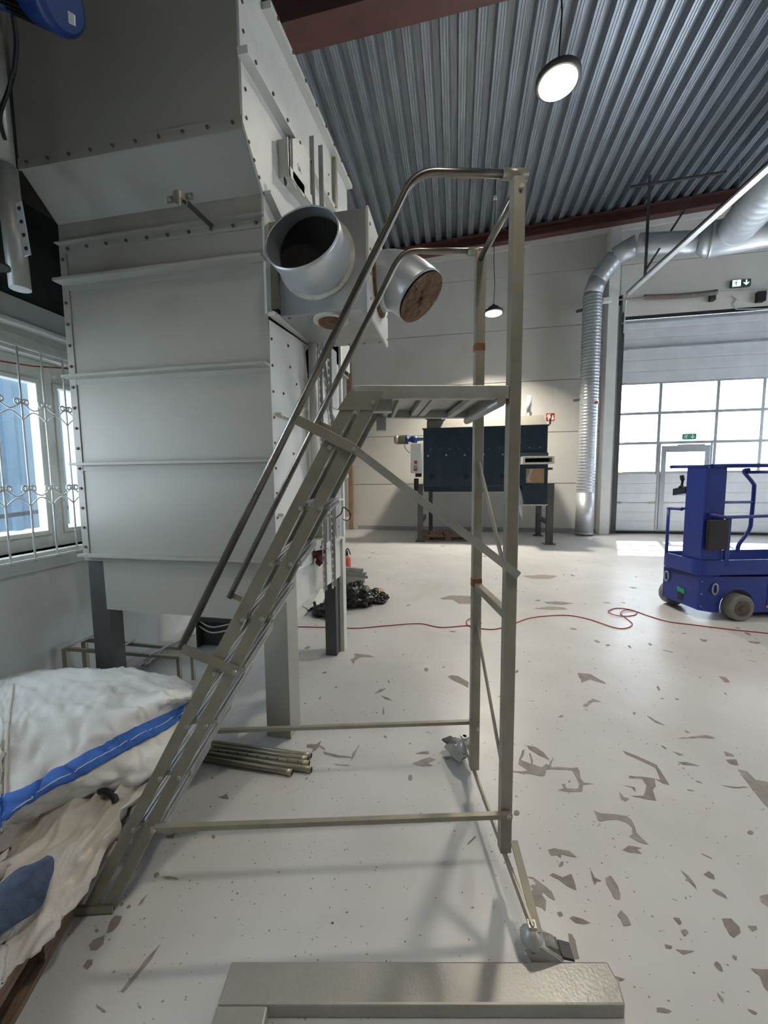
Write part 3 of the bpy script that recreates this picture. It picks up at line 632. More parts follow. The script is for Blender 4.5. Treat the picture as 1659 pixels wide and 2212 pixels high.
MB().box(HX1, HX1 + .02, 3.17, 3.21, 1.0, 2.6).build('side_stiffener', m_white, hop, bevel=.001)
MB().box(HX1 + .001, HX1 + .012, 2.98, 3.10, 1.02, 2.0).build('recess_plate', m_box, hop)
MB().box(HX1 + .001, HX1 + .012, 2.95, 3.08, 2.05, 2.5).build('recess_plate', m_box, hop)
bt = MB()
for k in range(8):
    t = .05 + k * .125; bt.hexs((HX1 + .05, 1.73 + 1.37 * t, 3.375 + .17 * t), (1, 0, 0), .009, .007); bt.hexs((HX1 + .05, 1.98 + 1.5 * t, 3.82 + .215 * t), (1, 0, 0), .009, .007)
for k in range(5): bt.hexs((HX1 + .0, 3.0, 3.25 + k * .13), (1, 0, 0), .007, .005); bt.hexs((HX1 + .012, 3.04, 1.1 + k * .2), (1, 0, 0), .008, .006)
bt.build('bolts', m_rust, hop, kind='stuff')
# back, left and bottom closures
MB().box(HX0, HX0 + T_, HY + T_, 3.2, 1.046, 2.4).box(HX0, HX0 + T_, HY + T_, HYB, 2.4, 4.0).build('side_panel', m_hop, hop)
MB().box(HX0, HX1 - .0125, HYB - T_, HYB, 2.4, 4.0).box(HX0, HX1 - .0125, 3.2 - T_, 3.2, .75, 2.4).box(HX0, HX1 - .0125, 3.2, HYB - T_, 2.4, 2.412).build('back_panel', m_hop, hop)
MB().box(HX0 + .02, HX1 - .02, HY + .02, 3.18, 1.05, 1.06).box(HX0 + .02, HX1 - .013, HYU + .02, HYB - .02, 4.0, 4.01).build('inner_floor', m_grey, hop)
# skirts under the bottom rib
MB().poly([(-2.215, HY + .01, 1.03), (-1.0, HY + .01, 1.03), (-1.06, HY + .01, .70), (-2.085, HY + .01, .715), (-2.09, HY + .01, 1.03)][1:], (0, .01, 0)).build('front_skirt', m_hop, hop)
# legs
def leg(x0, x1, y0, y1, z1, m, closed=True):
    mb = MB()
    if closed: mb.box(x0, x1, y0, y1, 0, z1)
    else: mb.box(x1 - .008, x1, y0, y1, 0, z1).box(x0, x1 - .008, y1 - .008, y1, 0, z1).box(x1 - .05, x1 - .008, y0, y0 + .008, 0, z1)
    return mb.build('leg', m, hop, bevel=.003)
leg(-1.072, -.925, HY + .03, HY + .175, 1.02, m_hop)
leg(-2.222, -2.085, HY + .03, HY + .12, 1.03, m_grey)  # front left leg: its shade is put in as dark grey
leg(-1.075, -.978, 3.02, 3.18, 1.0, m_grey)
MB().box(-.977, -.94, 3.12, 3.205, 0, 1.0).build('leg_cover', m_hopw, hop, bevel=.002)
leg(-2.20, -2.06, 3.05, 3.20, 1.0, m_grey)
# paper sheets and plates on the side
for pts in ([(648, 1100), (655, 1100), (655, 1136), (648, 1134)], [(714, 1160), (725, 1157), (725, 1185), (714, 1189)], [(704, 1092), (711, 1092), (711, 1130), (704, 1130)]):
    MB().poly([onX(a, b, HX1 + .002) for a, b in pts], (.002, 0, 0)).build('paper_label', m_paper, hop)
MB().poly([onX(a, b, HX1 + .004) for a, b in [(641, 1198), (678, 1175), (678, 1212), (641, 1235)]], (.004, 0, 0)).build('cover_plate', m_white, hop)
MB().tube(bez([onX(715, 1127, HX1 + .01), onX(736, 1110, HX1 + .06), onX(742, 1096, HX1 + .12), onX(757, 1110, HX1 + .16), onX(752, 1124, HX1 + .14), onX(741, 1122, HX1 + .05)]), .005, 6).build('cable_loop', m_cable, hop)
# inspection hatch on the upper side
hx = HX1 + .07
def hp(x, y, xx=hx): return onX(x, y, xx)
ht = MB().poly([hp(632, 297), hp(658, 342), hp(658, 428), hp(633, 384)], (-.012, 0, 0)).build('hatch_door', m_hopw, hop, bevel=.001)
MB().poly([hp(644, 352, hx + .001), hp(652, 362, hx + .001), hp(652, 377, hx + .001), hp(644, 366, hx + .001)], (.001, 0, 0)).build('warning_label', m_paper, ht)
MB().poly([hp(646, 359, hx + .002), hp(650.5, 371, hx + .002), hp(645.5, 367, hx + .002)], (.001, 0, 0)).build('warning_triangle', m_grey, ht)
q0, q1, q2 = onX(600, 302, HX1), onX(602, 384, HX1), onX(652, 440, HX1)
MB().box(HX1, hx - .01, q0.y, q0.y + .02, q1.z, q0.z).box(hx - .014, hx - .01, q0.y - .01, q0.y + .10, q1.z, q0.z).bar((HX1 + .03, q1.y, q1.z), (HX1 + .03, q2.y, q2.z - .01), .07, .006).bar((HX1 + .068, q1.y, q1.z + .02), (HX1 + .068, q2.y, q2.z + .01), .004, .05).build('hatch_frame', m_hopw, hop, bevel=.001)
MB().hexs(onX(616, 392, HX1 + .069), (1, 0, 0), .02, .004).build('hatch_hole', m_black, hop)
MB().poly([hp(628, 300, HX1), hp(654, 345, HX1), hp(654, 432, HX1), hp(622, 392, HX1), hp(606, 380, HX1), hp(606, 304, HX1)], (.052, 0, 0)).build('hatch_body', m_hopw, hop, bevel=.002)
# perforated angle struts
def perf(name, p, q, w_, par=hop, m=m_zinc, nrm=(1, 0, 0), step=.05):
    p, q, nrm = V(p), V(q), V(nrm); d = (q - p); L_ = d.length; d.normalize(); s2 = d.cross(nrm).normalized(); mb = MB()
    for e in (-1, 1): mb.bar(p + s2 * e * w_ * .39, q + s2 * e * w_ * .39, w_ * .22, .003, up=nrm)
    mb.bar(p - s2 * w_ * .5 + nrm * .0, q - s2 * w_ * .5, .003, .03, up=nrm)
    n = int(L_ / step)
    for k in range(n + 1): c = p + d * (k * L_ / n); mb.bar(c - d * .009 if k else c, c + d * .009, w_ * .58, .0025, up=nrm)
    return mb.build(name, m, par)
xp = HX1 + .10
perf('perforated_strut', (xp, 2.56, 2.62), (xp, 2.56, 3.60), .05); perf('perforated_strut', (xp - .04, 2.50, 2.62), (xp - .04, 2.50, 3.62), .03)
perf('perforated_strut', (xp, 2.60, 2.40), (xp, 2.60, .72), .05); perf('perforated_strut', (xp - .03, 2.50, 2.40), (xp - .03, 2.50, .72), .04)
a, b = onX(690, 740, xp + .05), onX(716, 925, xp + .05); perf('perforated_strut', a, b, .045)
MB().tube([(HX1 + .05, 2.44, 2.36), (HX1 + .05, 2.44, 1.35)], .028, 16).build('conduit', m_hopw, hop)
# electrical box and clamps on the side
eb = MB().poly([onX(a, b, HX1 + .01) for a, b in [(683, 1120), (700, 1100), (700, 1160), (683, 1172)]], (.08, 0, 0)).build('junction_box', m_box, hop, bevel=.003)
MB().poly([onX(a, b, HX1 + .03) for a, b in [(668, 1168), (690, 1160), (690, 1186), (668, 1190)]], (.04, 0, 0)).build('clamp_block', m_zinc, hop, bevel=.004)
q = onX(692, 1185, HX1 + .05)
rg = MB(); rg.grid([[V((q.x + .03 * math.sin(i * 1.3 + j), q.y - .05 + j * .022, q.z + .06 - i * .022 - abs(j - 2.5) * .008)) for j in range(6)] for i in range(8)])
o = rg.build('rag', mat('dark_red_rag', (.10, .02, .03), .9), None); o.modifiers.new('s', 'SOLIDIFY').thickness = .006; tag(o, 'dark red rag hanging on the hopper side under the grey box', 'rag')
# ---- outreach clamp bracket on the breast
cb = thing('pipe_clamp_bracket', 'small pipe clamp on a thin arm sticking out of the hopper front', 'bracket', onY(458, 490, HY - .03))
p0 = onY(458, 489, HY - .02); p1 = onY(398, 432, HY - .28)
MB().bar(p0, p1, .022, .006, up=(0, 1, 0)).build('arm', m_grey, cb)
c = p1 + V((-.02, 0, .01))
cl = MB(); cl.ring(c + V((0, 0, -.015)), (0, 0, 1), .026, .030, .03, 24); cl.box(c.x - .065, c.x - .028, c.y - .002, c.y + .002, c.z - .015, c.z + .015).box(c.x + .028, c.x + .065, c.y - .002, c.y + .002, c.z - .015, c.z + .015)
cl.build('clamp_ring', m_zincy, cb); MB().hexs(c + V((.05, -.002, 0)), (0, -1, 0), .008, .008).hexs(c + V((-.05, -.002, 0)), (0, -1, 0), .008, .008).build('bolts', m_zinc, cb, kind='stuff')
# ================================================================ JUNCTION DUCT BOX
bx0, bx1, by0, by1, bz0, bz1 = -.92, -.45, 2.0, 2.52, 2.355, 2.835
db = thing('duct_junction_box', 'grey sheet-metal duct box bolted to the hopper side with two cut-off pipe stubs', 'duct box', (bx0, by0, bz0))
MB().box(bx0, bx1, by0, by1, bz0, bz1).build('box_body', m_box, db, bevel=.002)
MB().box(bx1, bx1 + .012, by0, by1 + .03, bz0 - .02, bz1 + .01).build('end_plate', m_hopw, db, bevel=.001)
MB().box(HX1 + .001, bx0, by0 - .02, by1, bz0 + .03, bz1 - .02).build('inner_flange', m_pipeb, db)
bt = MB()
for k in range(5): bt.hexs((bx0 + .04 + k * .10, by0 + .03, bz0), (0, 0, -1), .009, .008); bt.hexs((bx0 + .04 + k * .10, by1 - .03, bz0), (0, 0, -1), .009, .008)
for k in range(4): bt.hexs((bx1 + .012, by0 + .03, bz0 + .06 + k * .12), (1, 0, 0), .008, .007); bt.hexs((bx1 + .012, by1, bz0 + .02 + k * .14), (1, 0, 0), .008, .007)
bt.build('bolts', m_zinc, db, kind='stuff')
c0 = onY(683, 558, by0); c1 = onY(650, 511, 1.79)
path = [c0 + V((0, .02, 0)), c0.lerp(c1, .3), c0.lerp(c1, .65), c1]
rr = .185
def cutpipe(name, P, r, endn, m, par, n=40, thick=.006):
    "pipe wall with an open, slanted end"
    P = bez(P, 4); mb = MB(); rings = []; prev = None
    for i, p_ in enumerate(P):
        d = (P[min(i + 1, len(P) - 1)] - P[max(i - 1, 0)]).normalized(); t = i / (len(P) - 1); d = d.lerp(endn, t ** 2).normalized()
        if prev is None: prev = d.cross(UP).normalized()
        prev = (prev - d * prev.dot(d)).normalized(); e = d.cross(prev); rings.append((p_, prev.copy(), e))
    out = [[p_ + (a * math.cos(k * 6.28318 / n) + e * math.sin(k * 6.28318 / n)) * r for k in range(n + 1)] for p_, a, e in rings]
    inn = [[p_ + (a * math.cos(k * 6.28318 / n) + e * math.sin(k * 6.28318 / n)) * (r - thick) for k in range(n + 1)] for p_, a, e in rings][::-1]
    mb.grid(out + inn); bmesh.ops.remove_doubles(mb.bm, verts=mb.bm.verts, dist=1e-5)
    o = mb.build(name, m, par); return o, rings
en = V((-.05, -.93, .36)).normalized()
pipe1, rg1 = cutpipe('open_pipe_stub', path, rr, en, m_duct, db)
MB().ring(c0 + V((0, -.012, 0)), (0, 1, 0), rr - .004, rr + .022, .012, 40).build('sealant_ring', m_seal, db)
p_, a, e = rg1[3]; MB().lathe(p_, [(rr - .012, 0), (rr - .012, .004)], 32, ax=a.cross(e)).build('dark_interior', m_black, pipe1)
c0 = V((bx1 + .012, 2.26, 2.60)); 
q1 = onY(908, 641, 2.24)
path = [c0 - V((.03, 0, 0)), c0 + V((.08, 0, .0)), c0.lerp(q1, .65) + V((.0, 0, .035)), q1]
en = V((.66, -.18, -.74)).normalized(); r2_ = .152
pipe2, rg2 = cutpipe('capped_pipe_elbow', path, r2_, en, m_duct, db)
p_, a, e = rg2[-1]
cr = MB(); NN = 36; ctr = p_ + en * .012; rows = []
for j in range(7):
    rows.append([p_ + (a * math.cos(k * 6.28318 / NN) + e * math.sin(k * 6.28318 / NN)) * (r2_ - .004) * j / 6 + en * (.012 + .012 * noise.noise(V((k * .9, j * 1.7, 0))) * (1 if j < 6 else .3)) for k in range(NN + 1)])
cr.grid(rows); cr.build('brown_crust', m_crust, pipe2, label='rough brown crust closing the pipe end')
MB().ring(c0, (1, 0, 0), r2_ - .004, r2_ + .03, .012, 36).build('sealant_ring', m_crust, db)
c_ = onZ(715, 690, bz0); MB().ring(c_ - V((0, 0, .012)), (0, 0, 1), .07, .095, .012, 32).build('sealant_ring', m_seal, db)
MB().lathe(c_ - V((0, 0, .035)), [(.05, 0), (.068, .01), (.072, .034)], 28).build('pipe_remnant', m_crust, db)
# ================================================================ BLUE MOTOR AND PIPES TOP LEFT
mt = thing('blue_electric_motor', 'dark blue electric motor with cooling fins at the top left corner', 'motor', (-1.62, 1.35, 3.25))
a0, a1 = onY(-60, -78, 1.36), onY(122, 2, 1.36); ax = (a1 - a0); L_ = ax.length; ax.normalize()
rm = .088
MB().lathe(a0, [(rm * .8, 0), (rm * 1.05, .03), (rm * 1.05, L_ * .42), (rm * .8, L_ * .45)], 28, ax=ax).build('gear_housing', m_motor, mt)
fn = MB().lathe(a0 + ax * L_ * .45, [(rm * .82, 0), (rm * .82, L_ * .33)], 28, ax=ax)
e1 = ax.cross(UP).normalized(); e2 = ax.cross(e1)
for k in range(30):
    t = k * 6.28318 / 30; d = e1 * math.cos(t) + e2 * math.sin(t); fn.bar(a0 + ax * L_ * .46 + d * rm * .9, a0 + ax * L_ * .77 + d * rm * .9, .004, .022, up=d)
fn.build('cooling_fins', m_blk, mt)
MB().lathe(a0 + ax * L_ * .77, [(rm * 1.04, 0), (rm * 1.04, L_ * .26), (rm * .98, L_ * .30), (rm * .8, L_ * .33)], 32, ax=ax).build('fan_cover', m_motor, mt)
tb = a0 + ax * L_ * .55 + UP * .0
MB().poly([onY(146, 22, 1.25), onY(160, 31, 1.25), onY(161, 54, 1.25), onY(148, 48, 1.25)], (0, .004, 0)).build('rating_plate', m_paper, mt)
MB().bar(a0 + UP * .12, a0 + UP * 1.0, .05, .05).bar(a1 + UP * .10, a1 + UP * 1.0, .03, .03).build('hanger', m_grey, mt)
pc = thing('cream_vertical_pipe', 'thick cream vertical pipe cut open at the bottom, at the left edge above the window', 'pipe', (-1.98, 1.45, 2.4))
pa = onY(-14, 600, 1.45)
o, _ = cutpipe('pipe_body', [pa + UP * 1.4, pa + UP * .9, pa + UP * .4, pa], .068, V((0, -.30, -.95)).normalized(), m_pipeb, pc, 28)
MB().lathe(pa + UP * .05, [(.06, 0), (.06, .01)], 24).build('dark_interior', m_black, pc)
pg = thing('galvanised_vertical_pipe', 'galvanised vertical pipe beside the thick cream one, cut off above the window', 'pipe', (-1.93, 1.55, 2.3))
pb = onY(44, 625, 1.60)
MB().tube([pb, pb + V((-.02, 0, .55))], .042, 20).build('pipe_body', m_zinc, pg); MB().tube([pb + V((-.02, 0, .55)), pb + V((-.03, 0, 1.25))], .036, 20).build('upper_pipe', m_zinc, pg)
a, b = onY(40, 437, 1.50), onY(60, 552, 1.50)
MB().bar(a, b, .036, .003, up=(0, 1, 0)).build('perforated_strap', m_alu, pg)
bt = MB()
for k in range(4): bt.hexs(a.lerp(b, .12 + .25 * k) - V((0, .002, 0)), (0, -1, 0), .010, .003)
bt.build('strap_holes', m_blk, pg, kind='stuff')
hc = MB().tube(bez([onY(28, 35, 1.48), onY(35, 90, 1.50), onY(30, 150, 1.50), onY(20, 190, 1.52), onY(0, 250, 1.5), onY(10, 300, 1.5)]), .008, 8).build('black_hose', m_cable, None); tag(hc, 'black hose hanging down behind the blue motor', 'hose')
# ================================================================ WINDOW GRILLE AND CORD
gr = thing('window_grille', 'white wrought-iron window grille with scrolls before the left window', 'grille', (WX + .06, 1.0, WZ0 - .05))
XG = WX + .075
bars = [-.30 + .182 * k for k in range(18)]
bars = [onX(x_, 1200, XG).y for x_ in (22, 76, 124, 168)]; sp = (bars[3] - bars[0]) / 3
ys = [bars[0] + sp * k for k in range(-12, 8)]
ys = [y_ for y_ in ys if WY0 < y_ < WY1]
for y_ in ys: MB().tube([(XG, y_, WZ0 - .045), (XG, y_, WZ1 + .02)], .0055, 8).build('bar', m_grille, gr)
for z_ in (WZ0 - .03, WZ1 + .01): MB().box(XG - .006, XG + .006, WY0, WY1, z_ - .006, z_ + .006).build('cross_rail', m_grille, gr)
def scroll(sp, sgn):
    "U curve with a spiral at either end, local: y 0..sp"
    pts = []
    def spiral(cy, cz, r0, a0, turn, n=16):
        return [V((0, cy + r0 * (1 - .62 * k / n) * math.cos(a0 + turn * k / n), cz + sgn * r0 * (1 - .62 * k / n) * math.sin(a0 + turn * k / n))) for k in range(n + 1)]
    r = .021
    left = spiral(-.024, .052, r, 0, R(400))[::-1]; right = spiral(sp + .024, .052, r, R(180), -R(400))
    mid = [V((0, sp * t, sgn * (.006 + .052 * abs(2 * t - 1) ** 1.7))) for t in [k / 12 for k in range(13)]]
    return left + mid[0:] + right
for zc0 in (1.925, 1.40):
    sU = None
    for y_ in ys[:-1]:
        for sg in (1, -1):
            key = ('s', sg)
            if sU is None: sU = {}
            if sg not in sU:
                o = MB().tube(scroll(sp, sg), .0042, 6).build('scroll', m_grille, gr, local=True); sU[sg] = o
            else: o = piece('scroll', sU[sg], gr)
            o.location = V((XG, y_, zc0)) - gr.location
rc = MB().tube([(XG - .03, WY0, 2.42), (XG - .03, 1.0, 2.31), onX(0, 780, XG - .03), onX(70, 791, XG - .03), onX(145, 796, XG - .03), (XG - .03, 2.9, 2.24)], .005, 6).build('hanging_red_cord', m_cord, None); tag(rc, 'thin red cord strung across the top of the window grille', 'cord')
# ---- outside the window
tk = thing('storage_container', 'large blue-grey steel container standing outside the left window', 'container', (-7.5, 3.5, -.2))
MB().box(-9.5, -5.2, 1.6, 9, .9, 4.2).build('body', m_tank, tk, bevel=.02); 
for k in range(7): MB().box(-5.2, -5.14, 1.7 + k, 1.78 + k, .9, 4.2).build('wall_rib', m_tank, tk)
for z_ in (3.2, 3.4, 3.6): MB().box(-5.2, -5.15, 1.6, 9, z_, z_ + .08).build('top_rail', m_tank, tk)
for y_ in (2.2, 5, 8): MB().box(-5.6, -5.4, y_, y_ + .2, -.2, .9).build('support', m_grey, tk)
MB().lathe((-5.13, 3.1, 2.92), [(.05, 0), (.05, .03)], 16, ax=(1, 0, 0)).build('tail_lamp', m_orange, tk)
rl = thing('outdoor_railing', 'dark steel railing outside behind the window scrolls', 'railing', (-4.4, 3, -.2))
for z_ in (.62, .9, 1.16): MB().bar((-4.3, 1.2, z_ - .1), (-4.5, 7, z_ + .2), .04, .04).build('rail', m_grey, rl)
for y_ in (1.4, 2.6, 3.8, 5.0, 6.2): MB().box(-4.42, -4.37, y_, y_ + .05, -.2, 1.3).build('post', m_grey, rl)
# ================================================================ SPIRAL DUCT
dt = thing('spiral_duct', 'silver spiral ventilation duct rising by the gate column and turning along the wall top', 'duct', (3.3, 10.45, 0))
def ribbed(name, P, r, par, step=.07, amp=.006, n=24, **k):
    P = [V(p) for p in P]; pts = []; rr = []
    for a, b in zip(P, P[1:]):
        L_ = (b - a).length; m_ = max(1, int(L_ / step))
        for j in range(m_):
            t = j / m_; pts += [a.lerp(b, t), a.lerp(b, t + .18 / m_), a.lerp(b, t + .36 / m_)]; rr += [r, r + amp, r]
    pts.append(P[-1]); rr.append(r)
    o = MB().tube(pts, rr, n).build(name, m_duct, par, **k); return o
v0, v1, v2 = onY(1262, 1144, 10.45), onY(1271, 900, 10.45), onY(1280, 636, 10.45)
v0.z = .03; cx_ = (v0.x + v2.x) / 2
v0.x = v1.x = v2.x = cx_; DR = .205
ribbed('lower_section', [v0 + UP * 1.05, v2], DR, dt, .075, .008)
MB().tube([v0, v0 + UP * 1.05], DR + .004, 28).build('bottom_section', m_duct, dt); MB().ring(v0 + UP * .02, (0, 0, 1), DR, DR + .02, .04, 28).build('collar', m_zinc, dt)
MB().ring(v0 + UP * 3.2, (0, 0, 1), DR, DR + .01, .09, 28).build('collar', m_duct, dt)
MB().box(v0.x + .08, v0.x + .14, v0.y - DR - .012, v0.y - DR + .02, 3.22, 3.27).build('red_sticker', m_redp, dt)
e0 = v2; e1_ = onY(1291, 604, 10.42); e2_ = onY(1328, 556, 10.3); e3 = onY(1352, 541, 10.2); e4 = onY(1376, 528, 10.1); e5 = onY(1508, 523, 9.75)
MB().tube([e0, e1_], [DR, DR], 28).build('elbow', m_duct, dt); ribbed('diagonal_section', [e1_, e2_], DR + .003, dt, .09, .005)
MB().tube([e2_, e3, e4], DR + .006, 28).build('elbow', m_duct, dt); ribbed('horizontal_section', [e4, e5], DR + .01, dt, .30, .006, label='long horizontal run')
e6 = onY(1536, 518, 9.65); e7 = onY(1640, 497, 9.4)
e6 = e5 + (e7 - e5) * .2
MB().tube([e5, e6], [DR + .012, .33], 28).build('reducer', m_duct, dt); MB().tube([e6, e6.lerp(e7, .06), e6.lerp(e7, .07), e7, e7 + (e7 - e6) * 1.2], [.345, .345, .33, .33, .33], 28).build('tee_body', m_duct, dt)
b0 = onY(1588, 498, 9.5); b1 = onY(1720, 345, 7.0)
ribbed('branch_section', [b0, b1, b1 + (b1 - b0) * .6], .325, dt, .24, .008)
MB().bar(v0 + V((-.30, .2, 3.35)), v0 + V((-.12, .1, 3.35)), .03, .06).build('duct_bracket', m_grey, dt); MB().bar(v0 + V((-.30, .2, 5.5)), v0 + V((-.12, .1, 5.5)), .03, .06).build('duct_bracket', m_grey, dt)
# ================================================================ GATE TRACK, SPRING, SUSPENSION
gt = thing('gate_track', 'bright steel overhead gate track slanting from the gate corner towards the viewer', 'track', (4.06, 10.8, 5.5))
T0 = onX(1346, 648, 4.06); T0 = V((4.06, 10.70, 5.84)); T1 = onX(1659, 365, 4.06); dT = (T1 - T0); TE = T1 + dT * .9
MB().bar(T0, TE, .06, .006).bar(T0 + V((-.04, 0, .025)), TE + V((-.04, 0, .025)), .02, .06).bar(T0 + V((.04, 0, .015)), TE + V((.04, 0, .015)), .02, .04).build('rail', m_alu, gt)
MB().bar(T0 + V((-.04, 0, .05)), TE + V((-.04, 0, .05)), .02, .03).build('backing_angle', m_grey, gt)
MB().tube(bez([(4.06, 10.86, 5.0), (4.06, 10.85, 5.5), (4.06, 10.78, 5.78), T0 + dT * .02]), .018, 8).build('curved_rail', m_alu, gt)
def atY(y_): t = (y_ - T0.y) / dT.y; return T0 + dT * t
hg = atY(9.83); ct = ceil_z(4.06, 9.83)
MB().bar(hg + UP * .03, (4.06, 9.83, ct), .04, .012, up=(0, 1, 0)).bar(hg + V((-.03, 0, .03)), (4.03, 9.83, ct), .006, .04, up=(0, 1, 0)).build('hanger_bar', m_grey, gt)
s1 = onY(1527, 378, 9.83)
MB().bar(hg + UP * .2, s1, .04, .012, up=(0, 1, 0)).build('hanger_bar', m_grey, gt)
MB().bar(onY(1362, 404, 9.83), onY(1568, 372, 9.83), .05, .04).build('cross_channel', m_grey, gt)
MB().tube([onY(1598, 345, 9.6), onY(1596, 462, 9.6)], .008, 6).build('hanger_rod', m_zinc, gt)
tsn = thing('torsion_spring', 'long greyish-brown torsion spring on a shaft above the gate', 'spring', (4.5, 10.75, 5.8))
SY = 10.76
sa, sb = onY(1392, 642, SY), onY(1549, 631, SY)
hx_ = []; nt_ = 60
for k in range(nt_ * 8 + 1):
    t = k / (nt_ * 8); c = sa.lerp(sb, t) - UP * .03 * math.sin(math.pi * t); a_ = k / 8 * 6.28318; hx_.append(c + V((0, math.cos(a_) * .055, math.sin(a_) * .055)))
MB().tube(hx_, .011, 5).build('coil', mat('spring_brown', (.30, .27, .24), .5, .3), tsn)
MB().tube([onY(1312, 650, SY), sa.lerp(sb, .5), onY(1700, 622, SY)], .018, 10).build('shaft', m_zinc, tsn)
for x_, y_, s2_ in ((1338, 648, .09), (1544, 640, .07), (1650, 638, .11)):
    q = onY(x_, y_, SY); MB().box(q.x - s2_ * .8, q.x + s2_ * .6, SY + .02, BY - .001, q.z - s2_, q.z + s2_).build('bearing_bracket', m_blk, tsn)
q = onY(1312, 651, 10.6); MB().box(q.x - .12, q.x + .07, BY - .42, BY - .285, q.z - .05, q.z + .05).build('end_box', m_white, tsn, bevel=.005)
cp = MB().tube(bez([onY(1592, 645, BY - .02), onY(1590, 690 - 22, BY - .02), onY(1700, 664, BY - .02)], 2), .012, 6).tube([onY(1580, 640, BY - .03), onY(1600, 647, BY - .03)], .01, 6).build('wall_conduit', m_wallw, None); tag(cp, 'thin pale conduit pipe on the wall under the torsion spring shaft', 'conduit')
# ================================================================ SIGNS
def sign(name, label, pts, ydepth, bg_m, fg, box=.02):
    P = [onY(a, b, ydepth) for a, b in pts]
    x0, x1 = min(p.x for p in P), max(p.x for p in P); z0, z1 = min(p.z for p in P), max(p.z for p in P)
    t = thing(name, label, 'sign', (x0, ydepth, z0))
    MB().box(x0, x1, ydepth, ydepth + box, z0, z1).build('sign_board', bg_m, t, bevel=.003)
    for nm, m, shapes in fg:
        mb = MB()
        for s_ in shapes: mb.poly([(x0 + a * (x1 - x0), ydepth - .003, z0 + b * (z1 - z0)) for a, b in s_], (0, .0025, 0))
        mb.build(nm, m, t)
    return t
def runner(ox, oy, s):
    f = lambda P: [(ox + a * s * .5, oy + b * s) for a, b in P]
    return [f([(.55, .86), (.62, .93), (.70, .93), (.76, .86), (.70, .79), (.62, .79)]), f([(.35, .74), (.62, .76), (.68, .66), (.58, .40), (.42, .40), (.48, .62), (.30, .60), (.22, .46), (.14, .50), (.24, .70)]),
            f([(.60, .70), (.76, .58), (.92, .60), (.92, .53), (.74, .49), (.58, .60)]), f([(.44, .42), (.58, .42), (.70, .28), (.64, .02), (.54, .04), (.58, .26)]), f([(.42, .42), (.52, .40), (.34, .18), (.08, .14), (.08, .22), (.28, .27)])]
def darrow(ox, oy, w_, h_): return [[(ox + a * w_, oy + b * h_) for a, b in ((.40, 1), (.60, 1), (.60, .42), (.88, .62), (.98, .52), (.5, .02), (.02, .52), (.12, .62), (.40, .42))]]
sign('exit_sign', 'backlit emergency exit sign on the wall above the gate, running man beside a white arrow', [(1582, 605), (1622, 617)], BY - .09, m_signg, [('lit_half', m_lit, [[(.02, .06), (.46, .06), (.46, .94), (.02, .94)]]), ('arrow', m_lit, darrow(.58, .12, .34, .76))], .08)
o = MB()
P = [onY(1582, 605, BY - .09), onY(1622, 617, BY - .09)]
for s_ in runner(.08, .1, .8): o.poly([(P[0].x + a * .7 * (P[1].x - P[0].x), BY - .0945, min(P[0].z, P[1].z) + b * abs(P[0].z - P[1].z)) for a, b in s_], (0, .001, 0))
o.build('running_man', m_signg, [k for k in bpy.data.objects if k.name == 'exit_sign'][0])
sign('exit_sign', 'green emergency exit sign stuck on the gate glazing above the wicket door', [(1474, 937), (1504, 949)], GY - .006, m_green, [('running_man', m_signw, runner(.06, .08, .84)), ('arrow', m_signw, darrow(.56, .12, .34, .76))], .005)
bottle = [[(.22, .12), (.52, .12), (.52, .62), (.46, .70), (.46, .78), (.28, .78), (.28, .70), (.22, .62)], [(.10, .72), (.16, .86), (.50, .92), (.56, .84), (.28, .80), (.18, .60), (.10, .40)]]
flame = [[(.66, .10), (.86, .12), (.94, .34), (.86, .50), (.90, .70), (.80, .62), (.78, .84), (.68, .60), (.70, .40), (.62, .30)]]
sign('extinguisher_sign', 'small red fire extinguisher sign on the wall above the navy machine', [(1180, 893), (1197.5, 909)], BY - .004, m_redp, [('bottle_symbol', m_signw, bottle), ('flame_symbol', m_signw, flame)], .003)
# ================================================================ NAVY MACHINE
nm = thing('navy_mixing_machine', 'navy blue trough machine on dark legs before the far white wall', 'machine', (-.8, 8.95, 0))
MY = 8.95; MD = 1.35
MB().poly([(-.74, MY, 1.29), (-.74, MY, 2.60), (-.74, MY + MD, 2.60), (-.74, MY + MD, 1.5), (-.74, MY + MD * .7, 1.15), (-.74, MY + .25, 1.15)], (2.68, 0, 0)).build('body', m_navy, nm, bevel=.01)
MB().box(-.76, 1.965, MY - .02, MY + MD, 2.575, 2.602).build('top_edge', m_navy, nm, bevel=.003)
MB().poly([(-.36, MY + .02, 2.602), (1.91, MY + .02, 2.602), (1.86, MY + .12, 2.82), (-.30, MY + .12, 2.82)], (0, 1.0, 0)).build('hood', mat('hood_paint', (.30, .285, .25), .5, 0, .08, 4), nm, bevel=.006)
bt = MB()
for k in range(7): bt.hexs((-.63 + k * .41, MY, 1.98 + .01 * (k % 2)), (0, -1, 0), .022, .01)
for k in range(12): bt.hexs((-.58 + k * .215, MY, 2.12), (0, -1, 0), .010, .006)
bt.build('bolts', m_zinc, nm, kind='stuff')
for x_ in (-.55, .22, 1.0): MB().lathe((x_, MY - .002, 1.50), [(.062, 0), (.062, .004)], 24, ax=(0, 1, 0)).build('port_hole', m_black, nm)
MB().poly([onY(822, 0, 1)] * 0 + [(-.08, MY - .01, 1.29), (.10, MY - .01, 1.30), (.10, MY - .01, 1.22), (-.10, MY - .01, 1.21)], (0, .2, 0)).build('drain_box', m_navy, nm)
